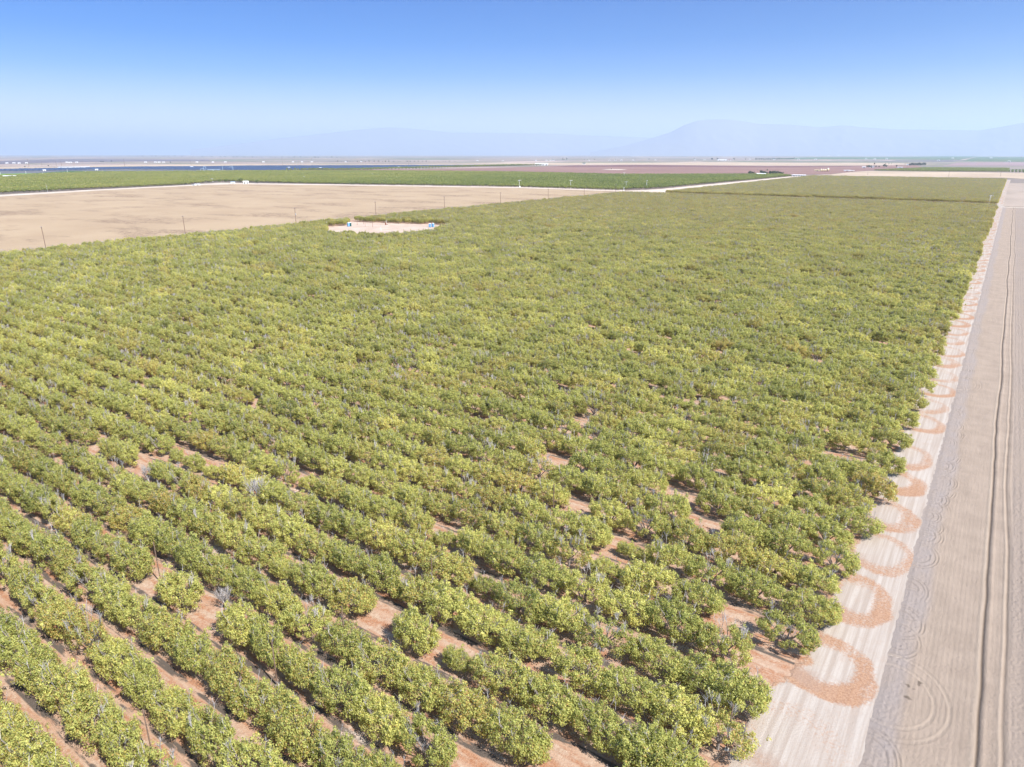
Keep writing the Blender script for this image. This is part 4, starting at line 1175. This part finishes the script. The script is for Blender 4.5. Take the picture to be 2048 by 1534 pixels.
def palm(x, y, hp, label):
    wx, wy, mpp = point_of(x, y); h = hp * mpp
    o = thing('palm_tree', label, 'palm tree', (wx, wy, -.4), 0, 'palms in the distance')
    m = MB(); m.tube((0, 0, 0), (.2, 0, h * .8), .4, .28, 8); m.build('trunk', M['bark'], o)
    g = np.random.default_rng(int(x)); V, F = [], []
    for k in range(26):
        t = 2.4 * k; el = g.uniform(-.6, 1.1); L = 2.6 * max(h / 14, .7)
        d = np.array([math.cos(t) * math.cos(el), math.sin(t) * math.cos(el), math.sin(el)])
        sd = np.array([-math.sin(t), math.cos(t), 0]) * .35
        b = np.array([.2, 0, h * .8]); mid_ = b + d * L * .6; e = b + d * L + np.array([0, 0, -.9])
        i = len(V); V += [b - sd * .3, b + sd * .3, mid_ + sd, mid_ - sd, e + sd * .2, e - sd * .2]; F += [(i, i + 1, i + 2, i + 3), (i + 3, i + 2, i + 4, i + 5)]
    me = mesh_np('fronds', V, F, M['leafdark'], {'leaf': ('FACE', g.random(len(F))), 'leaf2': ('FACE', .5 + .4 * g.random(len(F)))})
    c = link('fronds', me, o); c['tint'] = .6; c['turn'] = 0.0
far_tree(1500, 349, 8.5, 'round', 'large round green tree left of the white ranch house', 'trees round the ranch', .45)
for k, (x, hp, kd) in enumerate([(1506, 7, 'round'), (1522, 9, 'tall'), (1527, 8, 'round'), (1532, 6, 'round'), (1541, 9, 'round'), (1547, 9, 'tall'), (1553, 8, 'round'), (1559, 7, 'round'), (1564, 6, 'round')]):
    far_tree(x, 349 + (x > 1536) * .6, hp, kd, '%s %s tree behind the ranch buildings, %s from the left' % ('dark' if k % 2 else 'grey-green', kd if kd != 'tall' else 'tall', ORD[k + 1]), 'trees round the ranch', .2 + .12 * (k % 3))
palm(1533.5, 349, 11.5, 'tall palm behind the white ranch house')
palm(1549, 349.5, 9, 'palm among the ranch trees, right of the tall one')
palm(1555, 349.8, 9, 'palm among the ranch trees, rightmost')
far_tree(1793, 337.4, 4.5, 'column', 'pointed dark cypress left of the far dark grove', 'far farm trees', .1)
for k, (x, hp) in enumerate([(1734, 4.5), (1738, 5), (1742, 4), (1752, 3.5), (1758, 3), (1768, 6), (1772, 4.5)]):
    far_tree(x, 337.4, hp, 'round', 'grey-green tree round the far water tower, %s from the left' % ORD[k + 1], 'far farm trees', .2)
for k, (x, hp) in enumerate([(1770.5, 5), (1777, 5), (1782, 5), (1809.5, 4.5), (1814, 4.5)]):
    palm(x, 334.5, hp, 'tiny hazy palm near the far dark grove, %s from the left' % ORD[k + 1])
for k in range(17):
    far_tree(1818.5 + k * 2.0, 335.2 + (k % 2) * .3, 4.4 + random.uniform(-.7, .9), 'tall', 'dark tree in the compact far grove at right, %s from the left' % ORD[k + 1], 'dark grove on the right-hand plain', .05)
# hazy trees toward the horizon
for k, (x, hp) in enumerate([(1424, 4.5), (1435, 4.5), (1468, 3.6), (1491, 2.8)]):
    far_tree(x, 318.4, hp, 'round', 'hazy tree by the wide white barn, %s from the left' % ORD[k + 1], 'hazy trees by the white barn', .1)
for k in range(22):
    far_tree(1512 + k * 3.6, 319.0 + (k % 3) * .15, 3.2 + random.uniform(-.6, .8), 'tall', 'blue-grey hazy tree in the long far row right of centre, %s from the left' % ORD[k + 1], 'long hazy tree row', .05)
for k, (x, hp, kd) in enumerate([(1106, 2.6, 'round'), (1125.5, 3.6, 'column'), (1133.5, 4.4, 'column'), (1128, 2.0, 'round'), (1169, 2, 'round'), (1174.5, 2, 'round'), (1189, 2.4, 'round'), (1231, 2, 'round'), (1298, 2.5, 'round'), (1388, 2.6, 'column')]):
    far_tree(x, 316.2, hp, kd, 'small hazy tree on the far central plain, %s from the left' % ORD[k + 1], 'small hazy trees on the central plain', .1)
for k in range(30):
    x = 676 + k * 8.0 + random.uniform(-2.5, 2.5)
    far_tree(x, 321.2 - .006 * (x - 676), 2.0 + random.uniform(-.5, .9), 'round', 'small bush tree in the scattered line beyond the solar field, %s from the left' % ORD[k + 1], 'scattered tree line', .1)
for k in range(34):
    x = 262 + k * 12.6 + random.uniform(-4, 4)
    y0 = 316.5 - .0075 * (x - 262)
    far_tree(x, y0, 2.2 + random.uniform(-.6, .9), random.choice(['round', 'tall']), 'pale blue hazy tree near the left horizon, %s from the left' % ORD[k + 1], 'hazy trees near the left horizon', .1)
for x, y, lab in [(50, 342, 'dark bush at the left on the plain beyond the solar field'), (97, 339, 'wide dark bush on the plain above the left pasture'), (202, 329, 'dark tree cluster, left, around the far white yard'), (206, 329, 'dark tree beside the far white yard'), (223, 328, 'lone dark bush right of the far white yard'), (341, 328, 'lone dark tree on the grey plain at left')]:
    far_tree(x, y, 2.6, 'round', lab, None, .05)
far_tree(1222.5, 335.4, 2.2, 'round', 'lone dark tree on the pale patch in the brown vineyard', None, .05)
field('pale_patch', [(1203, 335.8), (1222, 334.4), (1256, 335.4), (1240, 336.6)], -.12, DIRT)
FARMY = [(378, 372), (398, 368.5), (440, 366.8), (470, 367.5), (455, 369), (430, 370)]
field('farmyard', FARMY, .1, DIRT)

# ------------------------------------------------------------------ haze
hz = bpy.data.materials.new('valley_haze'); hz.use_nodes = True
hn, hl = hz.node_tree.nodes, hz.node_tree.links
for nd in list(hn):
    if nd.type != 'OUTPUT_MATERIAL': hn.remove(nd)
pvn = hn.new('ShaderNodeVolumePrincipled')
pvn.inputs['Color'].default_value = (*HZC, 1)
pvn.inputs['Density'].default_value = HZD
pvn.inputs['Anisotropy'].default_value = 0.30
hl.new(pvn.outputs[0], hn['Material Output'].inputs['Volume'])
m = MB(); m.box(0, 20000, 603, 170000, 130000, 1216)
hb = m.build('haze', hz); hb['kind'] = 'stuff'
